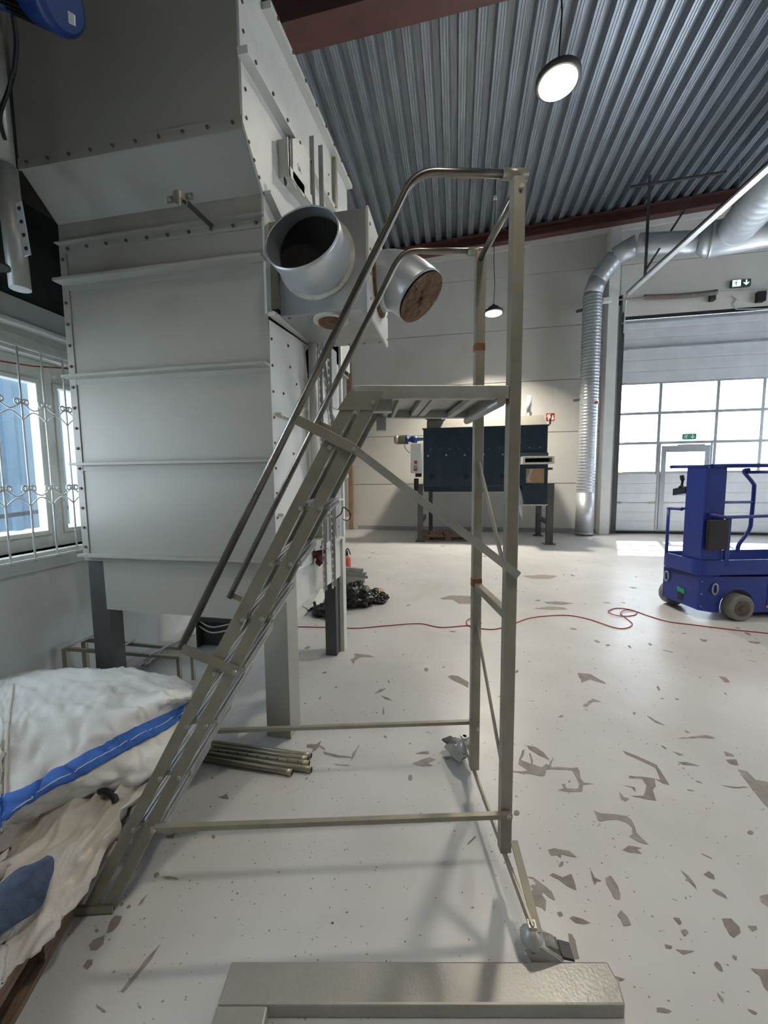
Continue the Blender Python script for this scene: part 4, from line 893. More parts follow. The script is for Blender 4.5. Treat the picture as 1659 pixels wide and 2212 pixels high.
# chute at the right
MB().poly([(1.37, MY - .10, 1.28), (1.37, MY - .10, 2.0), (1.94, MY - .10, 2.0), (1.94, MY - .10, .88), (1.47, MY - .10, .88), (1.42, MY - .10, 1.28)], (0, .5, 0)).build('discharge_chute', m_navy, nm, bevel=.006)
xa, xb, za_, zb_ = 1.37, 1.99, 1.75, 1.91
mb = MB()
for b_ in ((xa, xb, za_, za_ + .035), (xa, xb, zb_ - .035, zb_), (xa, xa + .045, za_ + .035, zb_ - .035), (xb - .045, xb, za_ + .035, zb_ - .035)): mb.box(b_[0], b_[1], MY - .42, MY - .101, b_[2], b_[3])
mb.build('inlet_flange', m_seal, nm, bevel=.004); MB().box(xa + .045, xb - .045, MY - .14, MY - .12, za_ + .035, zb_ - .035).build('inlet_opening', m_black, nm)
MB().box(1.44, 1.90, MY - .115, MY - .101, 1.32, 1.69).build('window_frame', m_navy, nm, bevel=.003); MB().box(1.49, 1.86, MY - .119, MY - .1155, 1.35, 1.66).build('dusty_window', m_oldwood, nm)
MB().poly([(1.53, MY - .122, 1.37), (1.50, MY - .122, 1.43), (1.58, MY - .122, 1.65), (1.63, MY - .122, 1.65), (1.56, MY - .122, 1.45), (1.60, MY - .122, 1.37)], (0, .002, 0)).build('window_streak', m_box, nm)
MB().poly([(1.42, MY - .12, .86), (1.93, MY - .12, .86), (1.96, MY - .12, .885), (1.46, MY - .12, .885)], (0, .5, 0)).build('chute_lip', m_seal, nm)
MB().poly([(1.20, MY - .02, 1.26), (1.38, MY - .02, 1.28), (1.46, MY - .02, .95), (1.44, MY - .02, .55)], (0, .01, 0)).build('hanging_sheet', m_clear, nm)
for x0_, x1_, y0_, y1_ in ((-.87, -.75, MY - .04, MY + .06), (1.95, 2.09, MY - .06, MY + .05), (-.70, -.60, MY + 1.25, MY + 1.35), (1.98, 2.10, MY + 1.2, MY + 1.31)):
    l_ = MB().box(x0_, x1_, y0_, y1_, .02, 1.34).build('leg', m_grey, nm, bevel=.004); MB().box(x0_ - .05, x1_ + .05, y0_ - .04, y1_ + .04, 0, .02).build('foot_plate', m_rust, l_)
MB().box(1.99, 2.07, MY + .05, MY + 1.2, .42, .52).build('cross_beam', m_grey, nm); MB().box(-.84, -.76, MY + .06, MY + 1.25, .42, .52).build('cross_beam', m_grey, nm)
MB().tube([(1.61, MY + .4, 2.82), (1.61, MY + .4, 3.30)], .055, 20).build('vent_pipe', m_duct, nm); MB().lathe((1.61, MY + .4, 2.82), [(.10, 0), (.10, .02), (.06, .03), (.06, .10)], 20).build('pipe_flange', m_grey, nm)
# cabinet, side motor, top motor
cbx = MB().box(-1.02, -.77, MY - .12, MY + .12, 1.59, 2.265).build('control_cabinet', m_white, nm, bevel=.006)
MB().box(-.93, -.87, MY - .135, MY - .121, 1.80, 1.87).build('red_label', m_redp, cbx); 
MB().poly([(-.935, MY - .15, 1.64), (-.865, MY - .15, 1.64), (-.85, MY - .15, 1.67), (-.85, MY - .15, 1.74), (-.87, MY - .15, 1.77), (-.93, MY - .15, 1.77), (-.95, MY - .15, 1.74), (-.95, MY - .15, 1.67)], (0, .028, 0)).build('isolator_switch', m_box, cbx)
MB().box(-.935, -.865, MY - .158, MY - .151, 1.64, 1.675).build('switch_handle', m_redp, cbx)
MB().lathe((-1.41, MY, 2.36), [(.07, 0), (.10, .03), (.105, .10)], 24, ax=(1, 0, 0)).build('motor_cover', m_pipeb, nm)
mb = MB().lathe((-1.31, MY, 2.36), [(.085, 0), (.085, .18)], 24, ax=(1, 0, 0))
for k in range(16): a = k * 6.28318 / 16; d = V((0, math.cos(a), math.sin(a))); mb.bar(V((-1.31, MY, 2.36)) + d * .092, V((-1.13, MY, 2.36)) + d * .092, .006, .022, up=d)
mb.build('side_motor', m_pipeb, nm)
MB().lathe((-1.13, MY, 2.36), [(.105, 0), (.105, .04), (.05, .05), (.06, .11), (.085, .14), (.085, .24), (.04, .26), (.03, .40)], 24, ax=(1, 0, 0)).build('gearbox', m_motor, nm)
MB().tube(bez([(-1.17, MY, 2.26), (-1.15, MY, 2.16), (-1.05, MY, 2.05)]), .008, 6).build('motor_cable', m_cable, nm)
MB().box(-.92, -.78, MY - .05, MY + .08, 1.50, 1.585).box(-.95, -.85, MY - .05, MY + .05, 1.18, 1.47).build('lower_coupling', m_blk, nm, bevel=.006)
tmz = onY(940, 896, MY + .2).z
MB().lathe((-.72, MY + .2, tmz), [(.08, 0), (.11, .04), (.11, .30), (.09, .36), (.06, .40)], 20, ax=(1, 0, 0)).box(-.66, -.25, MY + .10, MY + .34, tmz - .17, tmz - .12).box(-.60, -.34, MY + .14, MY + .26, tmz - .12, tmz + .08).build('top_motor', m_grey, nm)
MB().poly([(-.66, MY + .0, 2.602), (-.66, MY + .0, tmz - .17), (-.28, MY + .0, tmz - .17), (-.36, MY + .0, 2.602)], (0, .3, 0)).build('motor_console', m_brown, nm)
MB().box(1.10, 1.20, MY - .012, MY - .002, 1.86, 2.0).build('paper_tag', m_paper, nm)
MB().box(1.96, 1.99, MY - .02, MY + .01, 2.6, 2.73).build('lug', m_grey, nm); MB().box(1.965, 2.05, MY - .03, MY + .03, 1.63, 1.68).build('latch', m_grey, nm)
fe = thing('fire_extinguisher', 'red fire extinguisher on the wall behind the right legs of the navy machine', 'extinguisher', (1.96, 10.7, .75))
MB().lathe((1.98, 10.74, .78), [(.07, 0), (.085, .02), (.085, .42), (.04, .50), (.03, .54)], 20).build('cylinder', m_redp, fe); MB().box(1.93, 2.03, 10.72, 10.76, 1.32, 1.36).build('valve_handle', m_blk, fe); MB().box(1.95, 2.01, 10.825, 10.90, .9, 1.2).build('wall_bracket', m_grey, fe)
# pallet under the machine
def pallet(name, label, fr, L_, Wd, h=.144, m=m_wood, z=0):
    t = thing(name, label, 'pallet', (fr.o.x, fr.o.y, z), fr.ang)
    n = 7; bw = L_ / (n + (n - 1) * .35)
    for v_ in (0, Wd / 2 - .05, Wd - .1): MB().box(0, L_, v_, v_ + .1, 0, .02).build('bottom_board', m, t, local=True)
    for v_ in (0, Wd / 2 - .05, Wd - .1):
        for u_ in (0, L_ / 2 - .07, L_ - .14): MB().box(u_, u_ + .14, v_, v_ + .1, .02, h - .042).build('block', m, t, local=True, bevel=.002)
    for v_ in (0, Wd / 2 - .05, Wd - .1): MB().box(0, L_, v_, v_ + .1, h - .042, h - .022).build('stringer_board', m, t, local=True)
    for k in range(n): u_ = k * bw * 1.35; MB().box(u_, u_ + bw, 0, Wd, h - .022, h).build('deck_board', m, t, local=True, bevel=.002)
    return t
pallet('wooden_pallet', 'flat wooden pallet lying on the floor under the navy machine', Frame(-.74, 8.99, 7), 1.15, .8)
# ================================================================ BLUE LIFT
LL = Frame(2.47, 4.43, 12.8)
lf = thing('personnel_lift', 'blue compact mast lift with guard rails and grey wheels at the right edge', 'lift', (LL.o.x, LL.o.y, 0), LL.ang)
def lb(mb, name, m, par=None, bevel=.004, **k): return mb.build(name, m, par or lf, local=True, bevel=bevel, **k)
LU = 1.42
# chassis: side plate with a wheel arch
arch = [(.42 + .185 * math.cos(a), .135 + .175 * math.sin(a)) for a in [math.pi - k * math.pi / 10 for k in range(11)]]
for v_ in (0, .47):
    pts = [(0, v_, .10), (.16, v_, .07), (.235, v_, .07)] + [(a, v_, max(b, .07)) for a, b in arch] + [(.605, v_, .06), (LU, v_, .06), (LU, v_, .42), (0, v_, .455)]
    lb(MB().poly(pts, (0, .012, 0)), 'side_plate', m_blue, bevel=.002)
lb(MB().box(0, .02, .013, .469, .10, .455), 'end_plate', m_blue)
lb(MB().box(.02, LU, .013, .469, .30, .42), 'chassis_box', m_blue)
lb(MB().box(.62, LU, .02, .46, .10, .30).box(.02, .20, .03, .45, .12, .30), 'underside', m_grey)
lb(MB().box(.0, LU, -.005, .487, .415, .44), 'chassis_lip', m_blue, bevel=.006)
lb(MB().box(.74, .745, -.003, .0, .1, .4).box(.745, 1.2, -.004, .0, .11, .385), 'access_door', m_blue, bevel=.001)
for x_, z_ in ((.80, .33), (.90, .335), (.78, .20), (.76, .12)): lb(MB().poly([(x_ - .028, -.007, z_ - .02), (x_ + .028, -.007, z_ - .02), (x_ + .0, -.007, z_ + .028)] if z_ > .3 and x_ > .85 else [(x_ - .025, -.007, z_ - .012), (x_ + .025, -.007, z_ - .012), (x_ + .025, -.007, z_ + .014), (x_ - .025, -.007, z_ + .014)], (0, .002, 0)), 'warning_sticker', m_yel, bevel=0)
lb(MB().tube([(.80, -.012, .20), (.86, -.02, .12), (.93, -.03, .03)], .012, 8), 'plug_cable', m_cable, bevel=0)
lb(MB().poly([(-.006, .27, .235), (-.006, .17, .215), (-.006, .17, .265), (-.006, .27, .285)], (.004, 0, 0)), 'green_sticker', m_green, bevel=0)
lb(MB().box(-.004, .0, .19, .26, .14, .215), 'socket', m_blk, bevel=0)
bt = MB()
for z_ in (.14, .27, .40): bt.hexs((.03, -.001, z_), (0, -1, 0), .009, .005)
lb(bt, 'bolts', m_zinc, bevel=0, kind='stuff')
for nm_, P in (('shackle', (.165, -.012, .33)), ('shackle', (-.012, .42, .36))):
    x_, v_, z_ = P; dx = (1, 0, 0) if v_ < 0 else (0, 1, 0); D = V(dx)
    lb(MB().tube(bez([V(P) + D * .022 + UP * .03, V(P) + D * .027 - UP * .03, V(P) - UP * .065, V(P) - D * .027 - UP * .03, V(P) - D * .022 + UP * .03, V(P) + UP * .045], 6, True), .008, 8, closed=True), nm_, m_zinc, bevel=0)
for v_, u_ in ((-.085, .40), (.44, .14), (-.085, 1.22), (.44, 1.22)):
    r_w = .135
    w_ = lb(MB().lathe((u_, v_, r_w), [(r_w - .012, 0), (r_w, .012), (r_w, .108), (r_w - .012, .12)], 36, ax=(0, 1, 0)), 'wheel', m_rubber, bevel=0)
    lb(MB().lathe((u_, v_ - .004, r_w), [(r_w * .62, 0), (r_w * .62, .01)], 28, ax=(0, 1, 0)).lathe((u_, v_ - .012, r_w), [(.022, 0), (.03, .010)], 16, ax=(0, 1, 0)), 'hub', m_rust, w_, bevel=0)
# mast
mh = 1.585
lb(MB().box(0, .018, .0, .235, .455, mh).box(.018, .22, .0, .01, .455, mh - .02).box(.018, .2, .225, .235, .455, mh), 'mast_shell', m_blue)
lb(MB().box(.018, .195, .015, .215, .455, mh - .03).box(.195, .215, .03, .19, .60, mh - .04), 'mast_inner', m_motor)
lb(MB().box(-.01, .24, -.012, .245, mh - .006, mh + .012), 'mast_cap', m_blue)
bp = lb(MB().box(.02, .245, -.045, -.012, .735, 1.045), 'black_panel', m_blk, bevel=.01)
# platform tray
def rr_(u0, u1, v0, v1, r, n=5):
    P = []
    for cx_, cy_, a0 in ((u1 - r, v1 - r, 0), (u0 + r, v1 - r, 90), (u0 + r, v0 + r, 180), (u1 - r, v0 + r, 270)):
        for k in range(n + 1): a = R(a0 + 90 * k / n); P.append((cx_ + r * math.cos(a), cy_ + r * math.sin(a)))
    return P
o_ = rr_(-.035, LU, -.02, .50, .09); i_ = rr_(-.022, LU - .013, -.007, .487, .078)
mb = MB(); bm_ = mb.bm
lay = [[bm_.verts.new((x, y, z)) for x, y in q] for q, z in ((o_, .47), (o_, .625), (i_, .625), (i_, .47))]
for q in range(4):
    A_, B_ = lay[q], lay[(q + 1) % 4]
    for k in range(len(A_)): j = (k + 1) % len(A_); bm_.faces.new([A_[k], A_[j], B_[j], B_[k]])
lb(mb, 'platform_skirt', m_blue, bevel=0)
lb(MB().box(.24, LU - .02, .0, .48, .475, .51), 'platform_floor', m_zinc); lb(MB().box(.0, LU, .06, .40, .44, .47), 'lift_frame', m_blk)
def rail(name, P, r=.016, rad=.05, smooth=True): return lb(MB().tube(P, r, 12), name, m_blue, bevel=0)
rail('guard_rail', bez([(-.03, .235, 1.13), (-.035, .36, 1.13), (-.03, .42, 1.125), (-.01, .44, 1.12), (.08, .44, 1.12), (.3, .44, 1.12)], 6))
rail('guard_rail', [(-.03, .42, 1.12), (-.03, .42, .62)])
rail('guard_rail', bez([(-.03, .42, 1.585), (0, .42, 1.587), (.1, .42, 1.588), (LU, .48, 1.59)]), .018)
rail('guard_rail', bez([(.05, -.01, 1.095), (.2, -.03, 1.07), (.35, -.03, 1.07), (LU, -.03, 1.09)]), .017)
rail('guard_rail', [(.05, -.005, 1.585), (LU, -.005, 1.585)], .02)
lb(MB().box(.235, .285, -.02, .0, .55, 1.075), 'guard_post', m_blue)
rail('guard_rail', bez([(.93, .47, 1.55), (.885, .49, 1.53), (1.0, .49, 1.40), (1.02, .49, 1.33), (1.015, .49, 1.0), (1.0, .49, .86), (.89, .49, .69), (.88, .49, .60)], 5), .02)
rail('guard_rail', [(.3, .49, 1.18), (1.015, .49, 1.18)]); rail('guard_rail', [(.90, .47, 1.52), (LU, .47, 1.52)])
rail('guard_rail', [(LU - .02, -.02, .6), (LU - .02, -.02, 1.585), (LU - .02, .48, 1.585), (LU - .02, .48, .6)], .018)
ctl = lb(MB().poly([(-.005, .24, 1.30), (-.005, .41, 1.27), (-.005, .41, 1.345), (-.005, .24, 1.37)], (.14, 0, 0)), 'control_box', m_navy)
lb(MB().poly([(.0, .25, 1.372), (.0, .38, 1.352), (.12, .38, 1.352), (.12, .25, 1.372)], (0, 0, .004)), 'control_label', m_yel, ctl, bevel=0)
lb(MB().tube([(.01, .31, 1.36), (.01, .305, 1.39)], [.03, .012], 12).tube(bez([(.01, .305, 1.39), (.01, .30, 1.44), (.01, .315, 1.49)]), [.012] * 8 + [.02] * 9, 10), 'joystick', m_blk, ctl, bevel=0)
# ================================================================ RED CABLE ON THE FLOOR
pts = [(600, 1356), (640, 1354), (700, 1355), (770, 1357), (830, 1352), (905, 1347), (950, 1355), (1000, 1352), (1035, 1350), (1038, 1342), (1022, 1337), (1008, 1342), (1012, 1352), (1035, 1357), (1070, 1359), (1110, 1347), (1150, 1334), (1220, 1329), (1270, 1337), (1325, 1355), (1352, 1357), (1366, 1348), (1352, 1335), (1340, 1326), (1352, 1319), (1374, 1321), (1372, 1328), (1352, 1331), (1328, 1330), (1314, 1322), (1330, 1314), (1362, 1317), (1400, 1330), (1445, 1343), (1500, 1350), (1580, 1360), (1659, 1368), (1760, 1380)]
P = [onZ(a, b, .005) for a, b in pts]
for k, p_ in enumerate(P): p_.z = .005 + (.007 if k in (10, 11, 23, 24, 28, 29) else 0)
o = MB().tube(bez(P, 6), .0048, 8).build('red_extension_cable', m_cord, None); tag(o, 'long thin red cable wandering and looping across the middle of the floor', 'cable')
# ================================================================ FOREGROUND TUBE FRAME
FG = Frame(-.659, .943, 10.1)
fg = thing('grey_tube_frame', 'grey painted rectangular steel tube frame lying at the bottom edge of the view', 'frame', (FG.o.x, FG.o.y, 0), FG.ang)
MB().poly([(.0, 0, 0), (1.135, 0, 0), (1.142, -.05, 0), (1.13, -.098, 0), (.0, -.098, 0)], (0, 0, .045)).build('cross_tube', m_fg, fg, bevel=.006, local=True)
MB().box(.0, .142, -1.0, -.0985, 0, .0445).build('side_tube', m_fg, fg, bevel=.006, local=True)
MB().tube([(.004, -.06, .02), (.004, -.09, .02)], .007, 8).build('weld_bead', m_grey, fg, local=True)
# ================================================================ PIPES ON THE FLOOR
pd = [((268, 1398), (1036, 1500), .0135), ((262, 1424), (1012, 1524), .0135), ((232, 1452), (1020, 1558), .0135), ((232, 1480), (1036, 1602), .0145), ((220, 1512), (898, 1622), .0145)]
lab = ['backmost beige steel pipe of the bundle on the floor behind the ladder foot', 'second beige pipe from the back in the floor bundle, behind the drilled one', 'beige pipe drilled with a row of small holes in the floor bundle', 'beige pipe with a flared end just behind the front one in the floor bundle', 'shorter beige pipe at the front of the floor bundle, nearest the viewer']
for k, ((a, b), (c, d), r) in enumerate(pd):
    p_ = onZ(360 + a * .3014, 1180 + b * .3014, r); q = onZ(360 + c * .3014, 1180 + d * .3014, r); p_ = p_ + (p_ - q) * .12
    t = thing('steel_pipe', lab[k], 'pipe', p_, 0, 'beige pipes on the floor')
    d_ = (q - p_).normalized(); mb = MB().tube([p_, q - d_ * .04, q], [r, r, r * 1.12], 18)
    mb.build('pipe_tube', m_pipeb, t)
    MB().lathe(q + d_ * .0005, [(r * .92, 0), (r * .92, .001)], 16, ax=d_).build('pipe_bore', m_black, t)
    if k == 2:
        for j in range(11): c_ = p_.lerp(q, .12 + .08 * j) + V((.0, -r * .62, r * .76)); MB().lathe(c_, [(.0035, 0), (.0035, .0012)], 10, ax=(0, -.62, .76)).build('drilled_hole', m_black, t)
# ================================================================ SACKS ON A PALLET
def patch(rows, sub=7, amp=.008, fold=.016, fs=9.0, seed=0.0, aniso=(1, 1, 1), lift=0.0, crease=0.0):
    "smooth surface through rows of 3D control points, with cloth folds"
    nC = len(rows[0])
    R1 = [bez(r, sub) for r in rows]; n = len(R1[0]); cols = [bez([r[k] for r in R1], sub) for k in range(n)]
    G = [[cols[k][j].copy() for k in range(n)] for j in range(len(cols[0]))]
    H = []
    for j, r in enumerate(G):
        o = []
        for k, p_ in enumerate(r):
            a = G[min(j + 1, len(G) - 1)][k] - G[max(j - 1, 0)][k]; b = r[min(k + 1, n - 1)] - r[max(k - 1, 0)]; nn = b.cross(a)
            nn = nn.normalized() if nn.length > 1e-9 else V((0, 0, 1))
            if nn.z < 0 and abs(nn.z) > .2: nn = -nn
            q = V((p_.x * fs * aniso[0], p_.y * fs * aniso[1], p_.z * fs * aniso[2] + seed))
            rid = 1 - abs(noise.noise(q)) * 2.2; edge = min(1, j / 2, (len(G) - 1 - j) / 2)
            rid2 = 1 - abs(noise.noise(q * 2.3 + V((3, 1, 2)))) * 2.2; h = fold * (rid - .55) + fold * .35 * (rid2 - .55) + amp * noise.noise(q * 5.1) + crease * (max(0, 1 - abs(noise.noise(q * .9 + V((5, 2, 8)))) * 7) - max(0, 1 - abs(noise.noise(q * 1.4 + V((1, 9, 3)))) * 6))
            o.append(p_ + nn * (h * (.35 + .65 * edge) + lift))
        H.append(o)
    return H
def ctl(rows, zs):
    out = []
    for r, z in zip(rows, zs):
        z = z if isinstance(z, (list, tuple)) else [z] * len(r)
        out.append([onZ(a, b, zz) for (a, b), zz in zip(r, z)])
    return out
K = [[(-20, 1470), (30, 1456), (70, 1447), (150, 1443), (250, 1443), (340, 1457), (395, 1472), (416, 1488)],
     [(-20, 1510), (20, 1500), (70, 1490), (145, 1483), (240, 1480), (325, 1486), (380, 1488), (415, 1496)],
     [(-20, 1600), (12, 1580), (60, 1562), (130, 1552), (215, 1540), (300, 1522), (360, 1508), (410, 1506)],
     [(-20, 1730), (6, 1716), (55, 1704), (110, 1668), (166, 1638), (277, 1580), (340, 1550), (403, 1520)],
     [(-20, 1800), (0, 1784), (50, 1748), (102, 1712), (170, 1680), (280, 1617), (338, 1588), (392, 1554)],
     [(-25, 1815), (0, 1796), (60, 1766), (130, 1738), (211, 1708), (300, 1682), (345, 1650), (388, 1585)]]
Z = [.40, .50, .535, [.44, .44, .45, .46, .47, .48, .48, .47], [.40, .40, .41, .42, .43, .44, .44, .44], [.30, .30, .31, .32, .33, .35, .37, .40]]
C1 = ctl(K, Z)
C1 = [[r[0] + V((-.55, -.10, -.22)), r[0] + V((-.30, -.05, -.04))] + r for r in C1]
back = [p_ + V((.01, .06, -.22)) for p_ in C1[0]]; tuck = [p_ + V((-.05, .10, -.10)) for p_ in C1[-1]]
for p_ in back: p_.x = max(p_.x, WX + .03)
G1 = patch([back] + C1 + [tuck], 12, .003, .013, 5.5, 1.3, (.8, 1.9, 1), crease=.011)
for r in G1:
    for p_ in r: p_.x = max(p_.x, WX + .02)
bagm = MB().grid(G1).build('big_bag', m_bag, None); sm = bagm.modifiers.new('solid', 'SOLIDIFY'); sm.thickness = .012; sm.offset = -1
tag(bagm, 'big white woven bulk sack with a broad blue band, on top of the crumpled sacks', 'sack')
# the blue band follows the sack
n = len(G1); i0 = 12 * 4; i1 = 12 * 5
def strap_rows(i0, i1, lift=.006):
    out = []
    for r, rn in zip(range(i0, i1 + 1), range(i0, i1 + 1)):
        out.append([p_ + V((.3, -.75, .6)).normalized() * lift for p_ in G1[r]])
    return out
st = MB().grid(strap_rows(i0, i1)).build('blue_band', m_strap, bagm); x_ = st.modifiers.new('s', 'SOLIDIFY'); x_.thickness = .004; x_.offset = -1
mid = [p_ + V((.3, -.75, .6)).normalized() * .010 for p_ in G1[(i0 + i1) // 2 + 1]]
MB().tube(mid, .0022, 5).build('seam_line', m_bag, bagm, label='white stitched line along the blue band')
MB().tube([p_ + V((.0, -.5, .8)) * .004 for p_ in [r[38] for r in G1[20:50]]], .006, 6).build('side_seam', m_bag2, bagm)
K2 = [[(-25, 1800), (10, 1780), (70, 1755), (140, 1725), (200, 1702), (255, 1685), (305, 1680), (325, 1690)],
      [(-25, 1860), (5, 1838), (60, 1812), (118, 1786), (170, 1762), (215, 1742), (255, 1732), (272, 1752)],
      [(-25, 1950), (0, 1925), (58, 1888), (108, 1858), (150, 1832), (188, 1812), (222, 1798), (256, 1796)],
      [(-25, 2030), (0, 2000), (48, 1968), (92, 1935), (135, 1908), (165, 1885), (192, 1870), (226, 1848)],
      [(-25, 2140), (0, 2112), (42, 2078), (82, 2050), (112, 2008), (132, 1984), (160, 1952), (190, 1922)]]
Z2 = [.32, .30, .27, .225, [.165] * 8]
C2 = ctl(K2, Z2); C2 = [[r[0] + V((-.50, -.16, 0)) - UP * max(0, r[0].z - .17) * .8, r[0] + V((-.26, -.08, 0))] + r for r in C2]; top = [p_ + V((-.06, .12, .0)) for p_ in C2[0]]; low = [p_ + V((-.03, .02, -.012)) for p_ in C2[-1]]
G2 = patch([top] + C2 + [low], 13, .004, .05, 10.0, 5.7, (1.1, .35, .6), crease=.016)
o = MB().grid(G2).build('crumpled_sack', m_bag2, None); sm = o.modifiers.new('solid', 'SOLIDIFY'); sm.thickness = .006; sm.offset = -1
tag(o, 'crumpled cream sack with deep folds on the pallet below the big sack', 'sack')
# a dark opening and lighter sack edge between the two
K3 = [[(200, 1715), (232, 1700), (262, 1700), (300, 1712), (330, 1722)], [(205, 1745), (235, 1738), (265, 1742), (290, 1752), (312, 1762)], [(215, 1775), (240, 1772), (262, 1778), (280, 1790), (292, 1800)], [(222, 1840), (238, 1820), (255, 1815), (268, 1820), (280, 1826)]]
C3 = ctl(K3, [.30, .26, .20, .16])
o = MB().grid(patch(C3, 7, .004, .02, 15, 2.2)).build('grey_white_sack', m_bagw if 'm_bagw' in globals() else m_wallw, None); sm = o.modifiers.new('solid', 'SOLIDIFY'); sm.thickness = .005; sm.offset = -1
tag(o, 'small grey-white sack fold squeezed out beside the ladder foot', 'sack')
bl = bez([onZ(215, 1708, .33), onZ(232, 1712, .33), onZ(246, 1722, .32), onZ(250, 1732, .31)], 5)
o = MB().tube(bl, .012, 8).build('black_corrugated_hose', m_cable, None)
for k in range(0): pass
tag(o, 'short black ribbed hose end poking out between the sacks', 'hose')
# denim
dn = bez([onZ(-60, 2010, .27), onZ(-5, 1968, .285), onZ(45, 1930, .295), onZ(80, 1905, .30), onZ(101, 1896, .295)], 12)
rs = [.060 for k in range(len(dn))]; rs[-1] = .030; rs[-2] = .044; rs[-3] = .052
mb = MB().tube(dn, rs, 24)
for v_ in mb.bm.verts:
    q = v_.co * 14; v_.co += V((noise.noise(q), noise.noise(q + V((5, 0, 0))), noise.noise(q + V((0, 7, 0))))) * .016
    v_.co.z -= .0
dj = mb.build('denim_roll', m_denim, None); tag(dj, 'faded blue denim roll lying on the cream sack', 'cloth')
# pallet under the sacks
a = V((-1.44, 1.40, 0)); b = V((-1.215, .80, 0)); dd = (a - b).normalized(); ang = math.degrees(math.atan2(dd.y, dd.x))
fp = Frame((b - dd * .45).x, (b - dd * .45).y, ang)
pallet('wooden_pallet', 'old dark wooden pallet under the sacks at the left edge', fp, 1.16, .8, .15)
# ================================================================ LOW STEEL STAND BY THE WALL
A_ = V((-2.58, 2.08, .37)); B_ = onY(386, 1420, 2.36)
st = thing('low_steel_stand', 'low galvanised steel stand with two long rails behind the big sack', 'stand', (A_.x, A_.y, 0))
dv = V((.02, .12, .0))
MB().bar(A_, B_, .022, .022).build('front_rail', m_pipeb, st); MB().bar(A_ + dv + UP * .012, B_ + dv + UP * .005, .022, .022).build('back_rail', m_pipeb, st)
for t in (.04, .42, .78): c_ = A_.lerp(B_, t); MB().tube([c_ + V((-.02, -.03, .012)), c_ + dv * 1.25 + UP * .03], .007, 8).build('cross_rod', m_zinc, st)
for c_ in (A_, B_, A_ + dv, B_ + dv):
    e_ = V((c_.x, c_.y, 0)); MB().bar(c_, e_, .035 if c_.x < -2 and c_.x < B_.x - .1 else .024, .024, up=(0, 1, 0)).build('leg', m_pipeb, st)
# dark steel channel bin under the hopper, clear film on the floor
bn = thing('dark_steel_bin', 'dark steel channel bin on the floor under the hopper', 'bin', (-2.25, 3.0, 0))
MB().box(-2.27, -2.25, 2.98, 3.04, 0, .28).box(-1.90, -1.88, 2.98, 3.04, 0, .28).box(-2.27, -1.88, 3.04, 3.05, 0, .28).box(-2.25, -1.90, 2.98, 3.04, .24, .28).build('frame', m_grey, bn)
for z_ in (.15, .20): MB().tube(bez([(-2.25, 3.0, z_ + .04), (-2.1, 2.97, z_), (-1.90, 3.0, z_ + .04)]), .008, 8).build('bent_bar', m_zinc, bn)
r_ = MB().grid(patch([[onZ(x_, y_, .01 + .02 * ((i + j) % 2)) for j, (x_, y_) in enumerate(zip((285 + i * 10, 325 + i * 9, 370 + i * 6, 420 + i * 4, 455), (1448 - i * 4, 1420 - i * 4, 1398 - i * 3, 1372 - i * 3, 1352)))] for i in range(5)], 6, .006, .02, 16, 3.3, lift=.012)).build('clear_plastic_film', m_clear, None)
tag(r_, 'crinkled clear plastic film on the floor along the left wall under the hopper', 'film')
# ================================================================ THINGS BEHIND THE HOPPER LEG
labs = ['longest thin steel profile sticking out of the stack behind the far hopper leg', 'square open-ended steel profile at the bottom of the stack behind the far leg', 'steel channel in the middle of the stack behind the far leg', 'short bent grey steel profile on top of the stack behind the far leg', 'flat grey steel bar under the top of the stack behind the far leg', 'dark steel channel lowest at the back of the stack']
spec = [((744, 1234), (794, 1234), .20, .03, .03), ((744, 1266), (781, 1264), .05, .10, .09), ((744, 1248), (786, 1247), .14, .08, .05), ((757, 1219), (783, 1211), .29, .06, .04), ((744, 1226), (790, 1224), .245, .07, .03), ((744, 1257), (782, 1256), .09, .09, .03)]
for (a, b, z_, w_, h_), l_ in zip([(s[0], s[1], s[2], s[3], s[4]) for s in spec], labs):
    p_, q = onY(*a, 4.95), onY(*b, 4.85); p_.z = q.z = z_; p_.x -= .25
    t = thing('steel_profile', l_, 'steel profile', (p_.x, p_.y, z_), 0, 'steel profiles stacked behind the hopper leg')
    MB().bar(p_ + UP * h_ / 2, q + UP * h_ / 2, w_, .004).bar(p_ - UP * h_ / 2, q - UP * h_ / 2, w_, .004).bar(p_ + V((0, w_ / 2, 0)), q + V((0, w_ / 2, 0)), .004, h_).bar(p_ - V((0, w_ / 2, 0)), q - V((0, w_ / 2, 0)), .004, h_ ).build('profile_walls', m_zinc, t)
sp_ = thing('wooden_bearer', 'small wooden bearer under the stack of steel profiles', 'bearer', (-1.35, 4.8, 0)); MB().box(-1.42, -1.36, 4.75, 5.05, 0, .03).build('timber', m_wood, sp_)
MB().box(-1.22, -1.17, 4.75, 5.05, 0, .03).build('timber', m_wood, sp_)
oc = thing('orange_canister', 'orange-red canister with a black hose standing behind the far hopper leg', 'canister', (-1.50, 5.0, 0))
q = onY(747, 1215, 5.1)
MB().lathe((q.x, 5.1, 0), [(.06, 0), (.07, .02), (.07, q.z + .05), (.04, q.z + .10)], 20).build('body', m_orange, oc); MB().lathe((q.x, 5.1, q.z + .10), [(.035, 0), (.035, .06)], 16).tube(bez([(q.x, 5.1, q.z + .16), (q.x + .04, 5.08, q.z + .2), (q.x + .08, 5.06, q.z + .12)]), .008, 6).build('pump_head', m_blk, oc)
